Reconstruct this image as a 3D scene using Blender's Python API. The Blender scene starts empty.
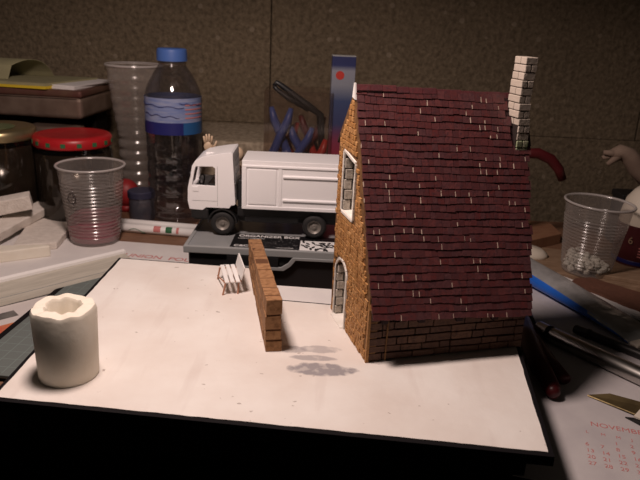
import bpy, bmesh, math, random
from mathutils import Vector, Matrix
random.seed(7)
S = 0.01                       # the scene is laid out in centimetres, one Blender unit is a metre
R = math.radians
scn = bpy.context.scene
col = scn.collection

# ------------------------------------------------------------------ camera, world, light, exposure
cam_data = bpy.data.cameras.new('camera')
cam_data.sensor_width = 36.0
cam_data.lens = 36.0 * 650 / 640
cam_data.clip_start = 0.01
cam_data.dof.use_dof = True
cam_data.dof.focus_distance = 0.43
cam_data.dof.aperture_fstop = 20.0
cam = bpy.data.objects.new('camera', cam_data)
col.objects.link(cam)
cam.matrix_world = Matrix.Translation((0, 0, 23 * S)) @ Matrix.Rotation(R(90 - 19), 4, 'X') @ Matrix.Rotation(R(2.7), 4, 'Z')
scn.camera = cam

world = bpy.data.worlds.new('room_air')
scn.world = world
world.use_nodes = True
world.node_tree.nodes['Background'].inputs[0].default_value = (1.0, 0.82, 0.66, 1)
world.node_tree.nodes['Background'].inputs[1].default_value = 0.014

lamp_data = bpy.data.lights.new('desk_lamp_bulb', 'SPOT')
lamp_data.energy = 6.5
lamp_data.color = (1.0, 0.79, 0.71)
lamp_data.shadow_soft_size = 3.6 * S
lamp_data.spot_size = R(170)
lamp_data.spot_blend = 0.36
lamp = bpy.data.objects.new('desk_lamp_bulb', lamp_data)
col.objects.link(lamp)
lamp.location = (-10.5 * S, 33 * S, 41 * S)
lamp.rotation_euler = (0, 0, 0)

vs = scn.view_settings
vs.view_transform = 'Standard'
vs.look = 'None'
vs.exposure = 0.0
vs.gamma = 1.0
vs.use_curve_mapping = False

# ------------------------------------------------------------------ materials
def mat(name, c, rough=0.6, c2=None, scale=120, bump=0.0, bscale=None, metal=0.0, spec=0.4, alpha=1.0, detail=6,
        lo=0.35, hi=0.65, stretch=None, emis=None, coat=0.0):
    m = bpy.data.materials.new(name); m.use_nodes = True
    nt = m.node_tree; N = nt.nodes; L = nt.links
    b = N['Principled BSDF']
    b.inputs['Base Color'].default_value = (*c, 1)
    b.inputs['Roughness'].default_value = rough
    b.inputs['Metallic'].default_value = metal
    b.inputs['Specular IOR Level'].default_value = spec
    b.inputs['Alpha'].default_value = alpha
    b.inputs['Coat Weight'].default_value = coat
    tc = N.new('ShaderNodeTexCoord')
    src = tc.outputs['Object']
    if stretch:
        mp = N.new('ShaderNodeMapping'); mp.inputs['Scale'].default_value = stretch
        L.new(src, mp.inputs[0]); src = mp.outputs[0]
    if c2:
        n = N.new('ShaderNodeTexNoise'); n.inputs['Scale'].default_value = scale; n.inputs['Detail'].default_value = detail
        L.new(src, n.inputs['Vector'])
        r = N.new('ShaderNodeValToRGB')
        r.color_ramp.elements[0].position = lo; r.color_ramp.elements[1].position = hi
        r.color_ramp.elements[0].color = (*c, 1); r.color_ramp.elements[1].color = (*c2, 1)
        L.new(n.outputs['Fac'], r.inputs[0]); L.new(r.outputs[0], b.inputs['Base Color'])
    if bump:
        n2 = N.new('ShaderNodeTexNoise'); n2.inputs['Scale'].default_value = bscale or scale; n2.inputs['Detail'].default_value = 8
        L.new(src, n2.inputs['Vector'])
        bp = N.new('ShaderNodeBump'); bp.inputs['Strength'].default_value = bump; bp.inputs['Distance'].default_value = 0.0015
        L.new(n2.outputs['Fac'], bp.inputs['Height']); L.new(bp.outputs[0], b.inputs['Normal'])
    return m

def clear(name, tint, body, lo=0.10, hi=0.65, rough=0.12, power=0.35, gl=0.06):
    """thin clear plastic: see-through face on, glossy and milky at the edges"""
    m = bpy.data.materials.new(name); m.use_nodes = True
    nt = m.node_tree; N = nt.nodes; L = nt.links
    b = N['Principled BSDF']; out = N['Material Output']
    b.inputs['Base Color'].default_value = (*body, 1); b.inputs['Roughness'].default_value = rough
    b.inputs['Specular IOR Level'].default_value = 0.8
    t = N.new('ShaderNodeBsdfTransparent'); t.inputs[0].default_value = (*tint, 1)
    lw = N.new('ShaderNodeLayerWeight'); lw.inputs[0].default_value = power
    mr = N.new('ShaderNodeMapRange'); mr.inputs['To Min'].default_value = lo; mr.inputs['To Max'].default_value = hi
    L.new(lw.outputs['Facing'], mr.inputs['Value'])
    mx = N.new('ShaderNodeMixShader')
    L.new(mr.outputs[0], mx.inputs[0]); L.new(t.outputs[0], mx.inputs[1]); L.new(b.outputs[0], mx.inputs[2])
    g = N.new('ShaderNodeBsdfGlossy'); g.inputs['Roughness'].default_value = rough
    mx2 = N.new('ShaderNodeMixShader'); mx2.inputs[0].default_value = gl
    L.new(mx.outputs[0], mx2.inputs[1]); L.new(g.outputs[0], mx2.inputs[2])
    L.new(mx2.outputs[0], out.inputs[0])
    return m

def piece_mat(name, cols, rough=0.6, bump=0.5, bscale=500, spec=0.3, grain=None, wear=None, stretch=None):
    """colour drawn per piece (per object and per island), with fine grain; wear = (colour, share) light chipped edge along u"""
    m = bpy.data.materials.new(name); m.use_nodes = True
    nt = m.node_tree; N = nt.nodes; L = nt.links
    b = N['Principled BSDF']
    b.inputs['Roughness'].default_value = rough; b.inputs['Specular IOR Level'].default_value = spec
    oi = N.new('ShaderNodeObjectInfo'); ge = N.new('ShaderNodeNewGeometry')
    ad = N.new('ShaderNodeMath'); ad.operation = 'ADD'
    L.new(oi.outputs['Random'], ad.inputs[0]); L.new(ge.outputs['Random Per Island'], ad.inputs[1])
    fr = N.new('ShaderNodeMath'); fr.operation = 'FRACT'; L.new(ad.outputs[0], fr.inputs[0])
    r = N.new('ShaderNodeValToRGB')
    while len(r.color_ramp.elements) < len(cols): r.color_ramp.elements.new(0.5)
    for i, c in enumerate(cols):
        r.color_ramp.elements[i].position = i / max(1, len(cols) - 1); r.color_ramp.elements[i].color = (*c, 1)
    L.new(fr.outputs[0], r.inputs[0])
    cur = r.outputs[0]
    tc = N.new('ShaderNodeTexCoord'); src = tc.outputs['Object']
    mp = N.new('ShaderNodeMapping'); L.new(src, mp.inputs[0])
    if stretch: mp.inputs['Scale'].default_value = stretch
    L.new(oi.outputs['Location'], mp.inputs['Location'])
    src = mp.outputs[0]
    n = N.new('ShaderNodeTexNoise'); n.inputs['Scale'].default_value = bscale; n.inputs['Detail'].default_value = 6
    L.new(src, n.inputs['Vector'])
    if grain:
        mx = N.new('ShaderNodeMix'); mx.data_type = 'RGBA'
        rr = N.new('ShaderNodeMapRange'); rr.inputs['From Min'].default_value = 0.45; rr.inputs['From Max'].default_value = 0.7
        L.new(n.outputs['Fac'], rr.inputs['Value']); L.new(rr.outputs[0], mx.inputs['Factor'])
        L.new(cur, mx.inputs[6]); mx.inputs[7].default_value = (*grain, 1); cur = mx.outputs[2]
    if wear:
        uv = N.new('ShaderNodeUVMap'); sx = N.new('ShaderNodeSeparateXYZ'); L.new(uv.outputs[0], sx.inputs[0])
        lt = N.new('ShaderNodeMath'); lt.operation = 'LESS_THAN'; lt.inputs[1].default_value = 0.10; L.new(sx.outputs[0], lt.inputs[0])
        m7 = N.new('ShaderNodeMath'); m7.operation = 'MULTIPLY'; m7.inputs[1].default_value = 17.31; L.new(fr.outputs[0], m7.inputs[0])
        f7 = N.new('ShaderNodeMath'); f7.operation = 'FRACT'; L.new(m7.outputs[0], f7.inputs[0])
        l2 = N.new('ShaderNodeMath'); l2.operation = 'LESS_THAN'; l2.inputs[1].default_value = wear[1]; L.new(f7.outputs[0], l2.inputs[0])
        mm = N.new('ShaderNodeMath'); mm.operation = 'MULTIPLY'; L.new(lt.outputs[0], mm.inputs[0]); L.new(l2.outputs[0], mm.inputs[1])
        vv = N.new('ShaderNodeMath'); vv.operation = 'LESS_THAN'; L.new(sx.outputs[1], vv.inputs[0]); L.new(n.outputs['Fac'], vv.inputs[1])
        m9 = N.new('ShaderNodeMath'); m9.operation = 'MULTIPLY'; L.new(mm.outputs[0], m9.inputs[0]); L.new(vv.outputs[0], m9.inputs[1])
        mx = N.new('ShaderNodeMix'); mx.data_type = 'RGBA'; L.new(m9.outputs[0], mx.inputs['Factor'])
        L.new(cur, mx.inputs[6]); mx.inputs[7].default_value = (*wear[0], 1); cur = mx.outputs[2]
    L.new(cur, b.inputs['Base Color'])
    if bump:
        bp = N.new('ShaderNodeBump'); bp.inputs['Strength'].default_value = bump; bp.inputs['Distance'].default_value = 0.0006
        L.new(n.outputs['Fac'], bp.inputs['Height']); L.new(bp.outputs[0], b.inputs['Normal'])
    return m

M = {}
M['black'] = mat('black_card', (0.006, 0.005, 0.006), 0.7, spec=0.15)
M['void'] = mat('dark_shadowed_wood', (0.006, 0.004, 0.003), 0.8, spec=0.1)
M['bench_wood'] = mat('worn_bench_wood', (0.17, 0.085, 0.05), 0.55, (0.25, 0.14, 0.085), 60, 0.3, stretch=(1, 6, 1))
M['plaster'] = mat('white_plaster', (0.80, 0.77, 0.72), 0.75, (0.70, 0.66, 0.60), 90, 0.4, 300, spec=0.25)
M['cast'] = mat('cream_plaster', (0.80, 0.75, 0.65), 0.6, (0.77, 0.71, 0.60), 120, 0.08, 400, spec=0.35)
M['block'] = mat('chalky_plaster', (0.76, 0.70, 0.64), 0.8, (0.66, 0.60, 0.54), 150, 0.6, 500, spec=0.2)
M['copper'] = mat('brown_wire', (0.42, 0.20, 0.12), 0.5)
M['white_paint'] = mat('white_paint', (0.82, 0.80, 0.78), 0.5)
M['truck_white'] = mat('white_gloss_plastic', (0.86, 0.85, 0.86), 0.32, spec=0.5)
M['dark_plastic'] = mat('black_plastic', (0.012, 0.012, 0.013), 0.45)
M['rubber'] = mat('tyre_rubber', (0.018, 0.017, 0.017), 0.7, bump=0.3, bscale=900)
M['hub'] = mat('grey_hub', (0.22, 0.20, 0.18), 0.45, metal=0.3)
M['lid_grey'] = mat('smoky_plastic', (0.25, 0.26, 0.265), 0.3, (0.29, 0.30, 0.305), 30, coat=0.3)
M['rim_grey'] = mat('pale_smoky_plastic', (0.29, 0.30, 0.30), 0.35)
M['print_black'] = mat('black_print', (0.008, 0.008, 0.009), 0.4)
M['print_white'] = mat('white_print', (0.75, 0.75, 0.75), 0.5)
M['print_red'] = mat('faded_red_print', (0.56, 0.20, 0.19), 0.7)
M['paper'] = mat('white_paper', (0.74, 0.71, 0.69), 0.8, (0.68, 0.65, 0.64), 40)
M['cal_paper'] = mat('calendar_paper', (0.56, 0.53, 0.53), 0.75, (0.49, 0.46, 0.47), 40)
M['wood_doll'] = mat('pale_doll_wood', (0.60, 0.46, 0.32), 0.5, (0.52, 0.38, 0.26), 80, stretch=(1, 1, 0.2))
M['red_plastic'] = mat('red_plastic', (0.33, 0.03, 0.022), 0.4)
M['dark_red'] = mat('dark_red_grip', (0.075, 0.008, 0.010), 0.42)
M['blue_plastic'] = mat('blue_plastic', (0.045, 0.075, 0.25), 0.4)
M['cap_blue'] = mat('blue_cap', (0.06, 0.13, 0.38), 0.45)
M['steel'] = mat('brushed_steel', (0.62, 0.58, 0.50), 0.32, (0.55, 0.51, 0.44), 200, metal=0.85, stretch=(0.1, 6, 1))
M['alu'] = mat('dull_aluminium', (0.62, 0.58, 0.50), 0.5, (0.50, 0.47, 0.40), 160, metal=0.25, stretch=(0.2, 3, 1))
M['tin'] = mat('scuffed_tin', (0.27, 0.20, 0.16), 0.38, (0.20, 0.14, 0.11), 60, metal=0.5)
M['tin_red'] = mat('reddish_tin_lid', (0.14, 0.06, 0.05), 0.4, (0.17, 0.10, 0.07), 50, metal=0.4)
M['olive'] = mat('olive_paper', (0.30, 0.28, 0.16), 0.8, (0.26, 0.24, 0.14), 50)
M['yellow'] = mat('yellow_card', (0.62, 0.45, 0.03), 0.6)
M['gold'] = mat('gold_lid', (0.42, 0.34, 0.19), 0.32, metal=0.85)
M['red_lid'] = mat('red_lid', (0.42, 0.014, 0.018), 0.36, (0.36, 0.012, 0.016), 60)
M['green'] = mat('green_spot', (0.03, 0.13, 0.055), 0.5)
M['sticker'] = mat('faded_green_sticker', (0.10, 0.13, 0.06), 0.5, (0.20, 0.19, 0.10), 40)
M['jar_dark'] = mat('dark_jar_contents', (0.040, 0.028, 0.020), 0.15, (0.065, 0.045, 0.030), 40, spec=0.6)
M['mat_green'] = mat('cutting_mat_green', (0.135, 0.155, 0.148), 0.6)
M['mat_line'] = mat('pale_mat_line', (0.20, 0.25, 0.235), 0.6)
M['mag_pale'] = mat('pale_magazine_page', (0.60, 0.55, 0.53), 0.45)
M['mag_dark'] = mat('dark_magazine_print', (0.09, 0.085, 0.08), 0.45, (0.16, 0.15, 0.14), 90)
M['mag_red'] = mat('red_magazine_print', (0.50, 0.07, 0.05), 0.45, (0.55, 0.22, 0.10), 60)
M['sandpaper'] = mat('brown_sandpaper', (0.15, 0.062, 0.038), 0.85, (0.12, 0.05, 0.03), 300, 0.5, 1500)
M['pale_wood'] = mat('pale_scrap_wood', (0.30, 0.20, 0.13), 0.7, (0.22, 0.14, 0.085), 70, stretch=(1, 5, 1))
M['red_wood'] = mat('reddish_scrap_wood', (0.24, 0.11, 0.06), 0.7, (0.30, 0.16, 0.09), 70, stretch=(1, 5, 1))
M['foil'] = mat('silver_foil', (0.66, 0.66, 0.66), 0.26, (0.50, 0.50, 0.50), 90, 0.6, 120, metal=0.55)
M['tube_blue'] = mat('tube_blue', (0.015, 0.12, 0.55), 0.35)
M['chrome'] = mat('dark_chrome', (0.55, 0.53, 0.50), 0.30, metal=1.0)
M['dark_metal'] = mat('dark_steel', (0.05, 0.048, 0.047), 0.4, metal=0.7)
M['brass'] = mat('tarnished_brass', (0.24, 0.18, 0.085), 0.45, (0.13, 0.095, 0.045), 60, metal=0.7, bump=0.4, bscale=100)
M['bottle_red'] = mat('dark_red_bottle', (0.06, 0.012, 0.014), 0.3)
M['cream'] = mat('cream_plastic', (0.62, 0.56, 0.47), 0.5)
M['rag'] = mat('pale_rag', (0.26, 0.19, 0.145), 0.8, (0.21, 0.15, 0.115), 60, 0.4)
M['label_pale'] = mat('pale_blue_label', (0.15, 0.20, 0.40), 0.4, (0.27, 0.30, 0.44), 60, stretch=(1, 1, 6))
M['label_navy'] = mat('navy_label', (0.018, 0.02, 0.13), 0.4)
M['label_cyan'] = mat('cyan_label', (0.025, 0.10, 0.26), 0.4)
M['pink_paint'] = mat('dried_pink_paint', (0.30, 0.07, 0.09), 0.5, (0.38, 0.12, 0.13), 60)
M['crumb'] = piece_mat('plaster_crumbs', [(0.72, 0.70, 0.62), (0.60, 0.58, 0.52), (0.66, 0.66, 0.60)], 0.8)
M['ink'] = mat('black_ink', (0.03, 0.02, 0.02), 0.6)
M['cup'] = clear('clear_cup_plastic', (0.88, 0.86, 0.84), (0.52, 0.47, 0.44), 0.14, 0.55, 0.20)
M['cup_rim'] = clear('milky_cup_rim', (0.85, 0.83, 0.82), (0.62, 0.58, 0.56), 0.55, 0.9, 0.2)
M['pet'] = clear('clear_bottle_plastic', (0.84, 0.82, 0.83), (0.06, 0.06, 0.07), 0.08, 0.5, 0.07, gl=0.14)
M['tub'] = clear('clear_tub_plastic', (0.90, 0.86, 0.84), (0.25, 0.21, 0.17), 0.03, 0.22, 0.15, gl=0.03)
M['pink_film'] = clear('dried_pink_film', (0.72, 0.42, 0.45), (0.40, 0.13, 0.17), 0.58, 0.9, 0.3)
M['navy_lid'] = mat('dull_navy_lid', (0.030, 0.030, 0.060), 0.5)
M['knob_red'] = mat('knob_red', (0.26, 0.016, 0.018), 0.5)
M['jar_glass'] = clear('jar_glass', (0.6, 0.58, 0.55), (0.02, 0.02, 0.02), 0.05, 0.4, 0.05)
M['mist'] = clear('misty_pot', (0.6, 0.6, 0.66), (0.16, 0.16, 0.20), 0.35, 0.7, 0.3)
# the model house
M['gable_core'] = mat('tan_mortar', (0.20, 0.10, 0.035), 0.8, (0.12, 0.055, 0.02), 300)
M['stone'] = piece_mat('tan_stones', [(0.50, 0.26, 0.09), (0.38, 0.185, 0.06), (0.54, 0.30, 0.12), (0.30, 0.14, 0.045)], 0.65, 0.6, 700, grain=(0.30, 0.13, 0.04))
M['brick'] = piece_mat('brown_bricks', [(0.13, 0.066, 0.042), (0.095, 0.048, 0.034), (0.155, 0.082, 0.052)], 0.7, 0.6, 500, grain=(0.07, 0.035, 0.026))
M['joint'] = mat('dark_joint', (0.018, 0.010, 0.008), 0.9)
M['tile'] = piece_mat('oxblood_tiles', [(0.100, 0.026, 0.026), (0.074, 0.024, 0.026), (0.120, 0.035, 0.035), (0.088, 0.035, 0.038), (0.104, 0.023, 0.023)],
                      0.40, 0.4, 500, 0.5, grain=(0.062, 0.025, 0.029), wear=((0.52, 0.41, 0.33), 0.12))
M['ridge'] = piece_mat('oxblood_ridge', [(0.11, 0.027, 0.030), (0.085, 0.023, 0.027)], 0.45, 0.4, 500, 0.5, grain=(0.07, 0.026, 0.03))
M['roof_core'] = mat('dark_roof_board', (0.025, 0.009, 0.010), 0.8)
M['wbrick'] = piece_mat('pale_chimney_bricks', [(0.50, 0.43, 0.36), (0.43, 0.37, 0.31), (0.53, 0.46, 0.40)], 0.7, 0.5, 500, grain=(0.44, 0.38, 0.32))
M['moss'] = piece_mat('mossy_chimney_bricks', [(0.30, 0.33, 0.20), (0.42, 0.42, 0.30)], 0.8, 0.5, 400, grain=(0.14, 0.20, 0.09))
M['grey_stone'] = piece_mat('grey_jamb_stones', [(0.46, 0.42, 0.36), (0.38, 0.34, 0.29), (0.50, 0.46, 0.40)], 0.75, 0.5, 600, grain=(0.30, 0.27, 0.23))
M['gwall'] = piece_mat('cork_bricks', [(0.36, 0.19, 0.090), (0.31, 0.16, 0.072), (0.40, 0.215, 0.10)], 0.8, 1.0, 300, grain=(0.20, 0.095, 0.04))
M['gwall_joint'] = mat('cork_joint', (0.12, 0.05, 0.02), 0.85)

# rough aggregate wall
def wall_material():
    m = bpy.data.materials.new('rough_concrete'); m.use_nodes = True
    nt = m.node_tree; N = nt.nodes; L = nt.links; b = N['Principled BSDF']
    b.inputs['Roughness'].default_value = 0.9; b.inputs['Specular IOR Level'].default_value = 0.15
    tc = N.new('ShaderNodeTexCoord')
    n1 = N.new('ShaderNodeTexNoise'); n1.inputs['Scale'].default_value = 170; n1.inputs['Detail'].default_value = 9; n1.inputs['Roughness'].default_value = 0.65
    n2 = N.new('ShaderNodeTexNoise'); n2.inputs['Scale'].default_value = 8; n2.inputs['Detail'].default_value = 4
    v = N.new('ShaderNodeTexVoronoi'); v.inputs['Scale'].default_value = 85
    for n in (n1, n2, v): L.new(tc.outputs['Object'], n.inputs['Vector'])
    r = N.new('ShaderNodeValToRGB')
    r.color_ramp.elements[0].position = 0.34; r.color_ramp.elements[0].color = (0.115, 0.090, 0.060, 1)
    r.color_ramp.elements[1].position = 0.72; r.color_ramp.elements[1].color = (0.275, 0.220, 0.150, 1)
    L.new(n1.outputs['Fac'], r.inputs[0])
    r2 = N.new('ShaderNodeValToRGB')
    r2.color_ramp.elements[0].position = 0.3; r2.color_ramp.elements[0].color = (0.86, 0.85, 0.84, 1)
    r2.color_ramp.elements[1].position = 0.7; r2.color_ramp.elements[1].color = (1.02, 1.0, 0.98, 1)
    L.new(n2.outputs['Fac'], r2.inputs[0])
    mu = N.new('ShaderNodeMix'); mu.data_type = 'RGBA'; mu.blend_type = 'MULTIPLY'; mu.inputs['Factor'].default_value = 1
    L.new(r.outputs[0], mu.inputs[6]); L.new(r2.outputs[0], mu.inputs[7])
    # scattered pale aggregate
    sp = N.new('ShaderNodeMath'); sp.operation = 'LESS_THAN'; sp.inputs[1].default_value = 0.07
    sc = N.new('ShaderNodeSeparateColor'); L.new(v.outputs['Color'], sc.inputs[0]); L.new(sc.outputs[0], sp.inputs[0])
    ds = N.new('ShaderNodeMath'); ds.operation = 'LESS_THAN'; ds.inputs[1].default_value = 0.30; L.new(v.outputs['Distance'], ds.inputs[0])
    mm = N.new('ShaderNodeMath'); mm.operation = 'MULTIPLY'; L.new(sp.outputs[0], mm.inputs[0]); L.new(ds.outputs[0], mm.inputs[1])
    m5 = N.new('ShaderNodeMath'); m5.operation = 'MULTIPLY'; m5.inputs[1].default_value = 0.5; L.new(mm.outputs[0], m5.inputs[0])
    mx = N.new('ShaderNodeMix'); mx.data_type = 'RGBA'; L.new(m5.outputs[0], mx.inputs['Factor'])
    L.new(mu.outputs[2], mx.inputs[6]); mx.inputs[7].default_value = (0.34, 0.28, 0.21, 1)
    L.new(mx.outputs[2], b.inputs['Base Color'])
    bp = N.new('ShaderNodeBump'); bp.inputs['Strength'].default_value = 0.9; bp.inputs['Distance'].default_value = 0.004
    L.new(n1.outputs['Fac'], bp.inputs['Height']); L.new(bp.outputs[0], b.inputs['Normal'])
    return m
M['wall'] = wall_material()

M['ledge'] = mat('pale_concrete', (0.24, 0.195, 0.14), 0.9, (0.42, 0.35, 0.26), 150, 0.8, 300, spec=0.15)  # mottled concrete, paler than the wall behind it

def ground_material():
    """plastered ground: cream white, dark flecks, hairline scratches, grey rubbed patches beside the door"""
    m = bpy.data.materials.new('plastered_ground'); m.use_nodes = True
    nt = m.node_tree; N = nt.nodes; L = nt.links; b = N['Principled BSDF']
    b.inputs['Roughness'].default_value = 0.7; b.inputs['Specular IOR Level'].default_value = 0.25
    tc = N.new('ShaderNodeTexCoord'); o = tc.outputs['Object']
    n1 = N.new('ShaderNodeTexNoise'); n1.inputs['Scale'].default_value = 22; n1.inputs['Detail'].default_value = 6; L.new(o, n1.inputs['Vector'])
    r = N.new('ShaderNodeValToRGB')
    r.color_ramp.elements[0].position = 0.35; r.color_ramp.elements[0].color = (0.72, 0.66, 0.61, 1)
    r.color_ramp.elements[1].position = 0.65; r.color_ramp.elements[1].color = (0.80, 0.765, 0.725, 1)
    L.new(n1.outputs['Fac'], r.inputs[0]); cur = r.outputs[0]
    n3 = N.new('ShaderNodeTexNoise'); n3.inputs['Scale'].default_value = 190; n3.inputs['Detail'].default_value = 7; L.new(o, n3.inputs['Vector'])
    def blend(cur, fac, c):
        mx = N.new('ShaderNodeMix'); mx.data_type = 'RGBA'; L.new(fac, mx.inputs['Factor'])
        L.new(cur, mx.inputs[6]); mx.inputs[7].default_value = (*c, 1); return mx.outputs[2]
    def math_(op, a, bb=None):
        n = N.new('ShaderNodeMath'); n.operation = op
        for i, q in enumerate((a, bb)):
            if q is None: continue
            if isinstance(q, (int, float)): n.inputs[i].default_value = q
            else: L.new(q, n.inputs[i])
        return n.outputs[0]
    # dark flecks
    mp = N.new('ShaderNodeMapping'); mp.inputs['Scale'].default_value = (1, 1.6, 1); mp.inputs['Rotation'].default_value = (0, 0, 0.5); L.new(o, mp.inputs[0])
    nf = N.new('ShaderNodeTexNoise'); nf.inputs['Scale'].default_value = 150; nf.inputs['Detail'].default_value = 2; L.new(mp.outputs[0], nf.inputs['Vector'])
    f1 = math_('GREATER_THAN', nf.outputs['Fac'], 0.735)
    cur = blend(cur, math_('MULTIPLY', f1, 0.55), (0.20, 0.14, 0.11))
    # hairline scratches, pinkish
    mp = N.new('ShaderNodeMapping'); mp.inputs['Scale'].default_value = (1, .12, 1); mp.inputs['Rotation'].default_value = (0, 0, 0.25); L.new(o, mp.inputs[0])
    ns = N.new('ShaderNodeTexNoise'); ns.inputs['Scale'].default_value = 80; ns.inputs['Detail'].default_value = 3; L.new(mp.outputs[0], ns.inputs['Vector'])
    sm = N.new('ShaderNodeMapRange'); sm.inputs['From Min'].default_value = 0.60; sm.inputs['From Max'].default_value = 0.72; L.new(ns.outputs['Fac'], sm.inputs['Value'])
    cur = blend(cur, math_('MULTIPLY', sm.outputs[0], 0.20), (0.50, 0.40, 0.36))
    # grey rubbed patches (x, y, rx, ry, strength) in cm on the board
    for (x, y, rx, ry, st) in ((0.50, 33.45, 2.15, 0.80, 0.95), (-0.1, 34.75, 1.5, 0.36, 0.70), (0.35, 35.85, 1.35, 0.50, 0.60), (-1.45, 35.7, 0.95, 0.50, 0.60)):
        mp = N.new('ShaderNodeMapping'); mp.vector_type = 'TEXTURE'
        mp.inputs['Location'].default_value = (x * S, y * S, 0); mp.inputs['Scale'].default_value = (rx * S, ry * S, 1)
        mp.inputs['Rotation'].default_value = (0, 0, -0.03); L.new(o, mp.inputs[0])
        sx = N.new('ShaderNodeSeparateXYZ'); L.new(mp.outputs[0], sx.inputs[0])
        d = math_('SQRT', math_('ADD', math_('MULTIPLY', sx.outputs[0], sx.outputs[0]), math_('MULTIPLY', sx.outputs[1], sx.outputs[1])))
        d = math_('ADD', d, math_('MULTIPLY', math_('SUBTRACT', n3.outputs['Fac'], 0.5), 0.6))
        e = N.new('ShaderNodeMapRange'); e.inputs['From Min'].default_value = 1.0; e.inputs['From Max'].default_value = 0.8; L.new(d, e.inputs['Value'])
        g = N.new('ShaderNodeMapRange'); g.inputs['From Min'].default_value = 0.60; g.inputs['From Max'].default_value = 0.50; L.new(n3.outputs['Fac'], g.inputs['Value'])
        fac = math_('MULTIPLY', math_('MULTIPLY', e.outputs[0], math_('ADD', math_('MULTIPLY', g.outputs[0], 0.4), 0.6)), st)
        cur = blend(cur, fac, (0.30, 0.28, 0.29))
    L.new(cur, b.inputs['Base Color'])
    bp = N.new('ShaderNodeBump'); bp.inputs['Strength'].default_value = 0.45; bp.inputs['Distance'].default_value = 0.0012
    n4 = N.new('ShaderNodeTexNoise'); n4.inputs['Scale'].default_value = 70; n4.inputs['Detail'].default_value = 8; L.new(o, n4.inputs['Vector'])
    L.new(n4.outputs['Fac'], bp.inputs['Height']); L.new(bp.outputs[0], b.inputs['Normal'])
    return m
M['ground'] = ground_material()

# red / white / navy printed carton (print bands run up the carton)
def carton_material():
    m = bpy.data.materials.new('printed_carton'); m.use_nodes = True
    nt = m.node_tree; N = nt.nodes; L = nt.links; b = N['Principled BSDF']
    b.inputs['Roughness'].default_value = 0.35
    tc = N.new('ShaderNodeTexCoord'); sx = N.new('ShaderNodeSeparateXYZ'); L.new(tc.outputs['Generated'], sx.inputs[0])
    r = N.new('ShaderNodeValToRGB'); L.new(sx.outputs[2], r.inputs[0])
    pts = [(0.45, (0.22, 0.022, 0.035)), (0.57, (0.16, 0.03, 0.055)), (0.66, (0.03, 0.035, 0.09)), (0.78, (0.035, 0.05, 0.11)),
           (0.86, (0.16, 0.17, 0.20)), (0.93, (0.17, 0.175, 0.21)), (0.955, (0.02, 0.025, 0.08)), (1.0, (0.018, 0.022, 0.07))]
    while len(r.color_ramp.elements) < len(pts): r.color_ramp.elements.new(0.5)
    for i, (p, c) in enumerate(pts):
        r.color_ramp.elements[i].position = p; r.color_ramp.elements[i].color = (*c, 1)
    L.new(r.outputs[0], b.inputs['Base Color'])
    return m
M['carton'] = carton_material()

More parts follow.
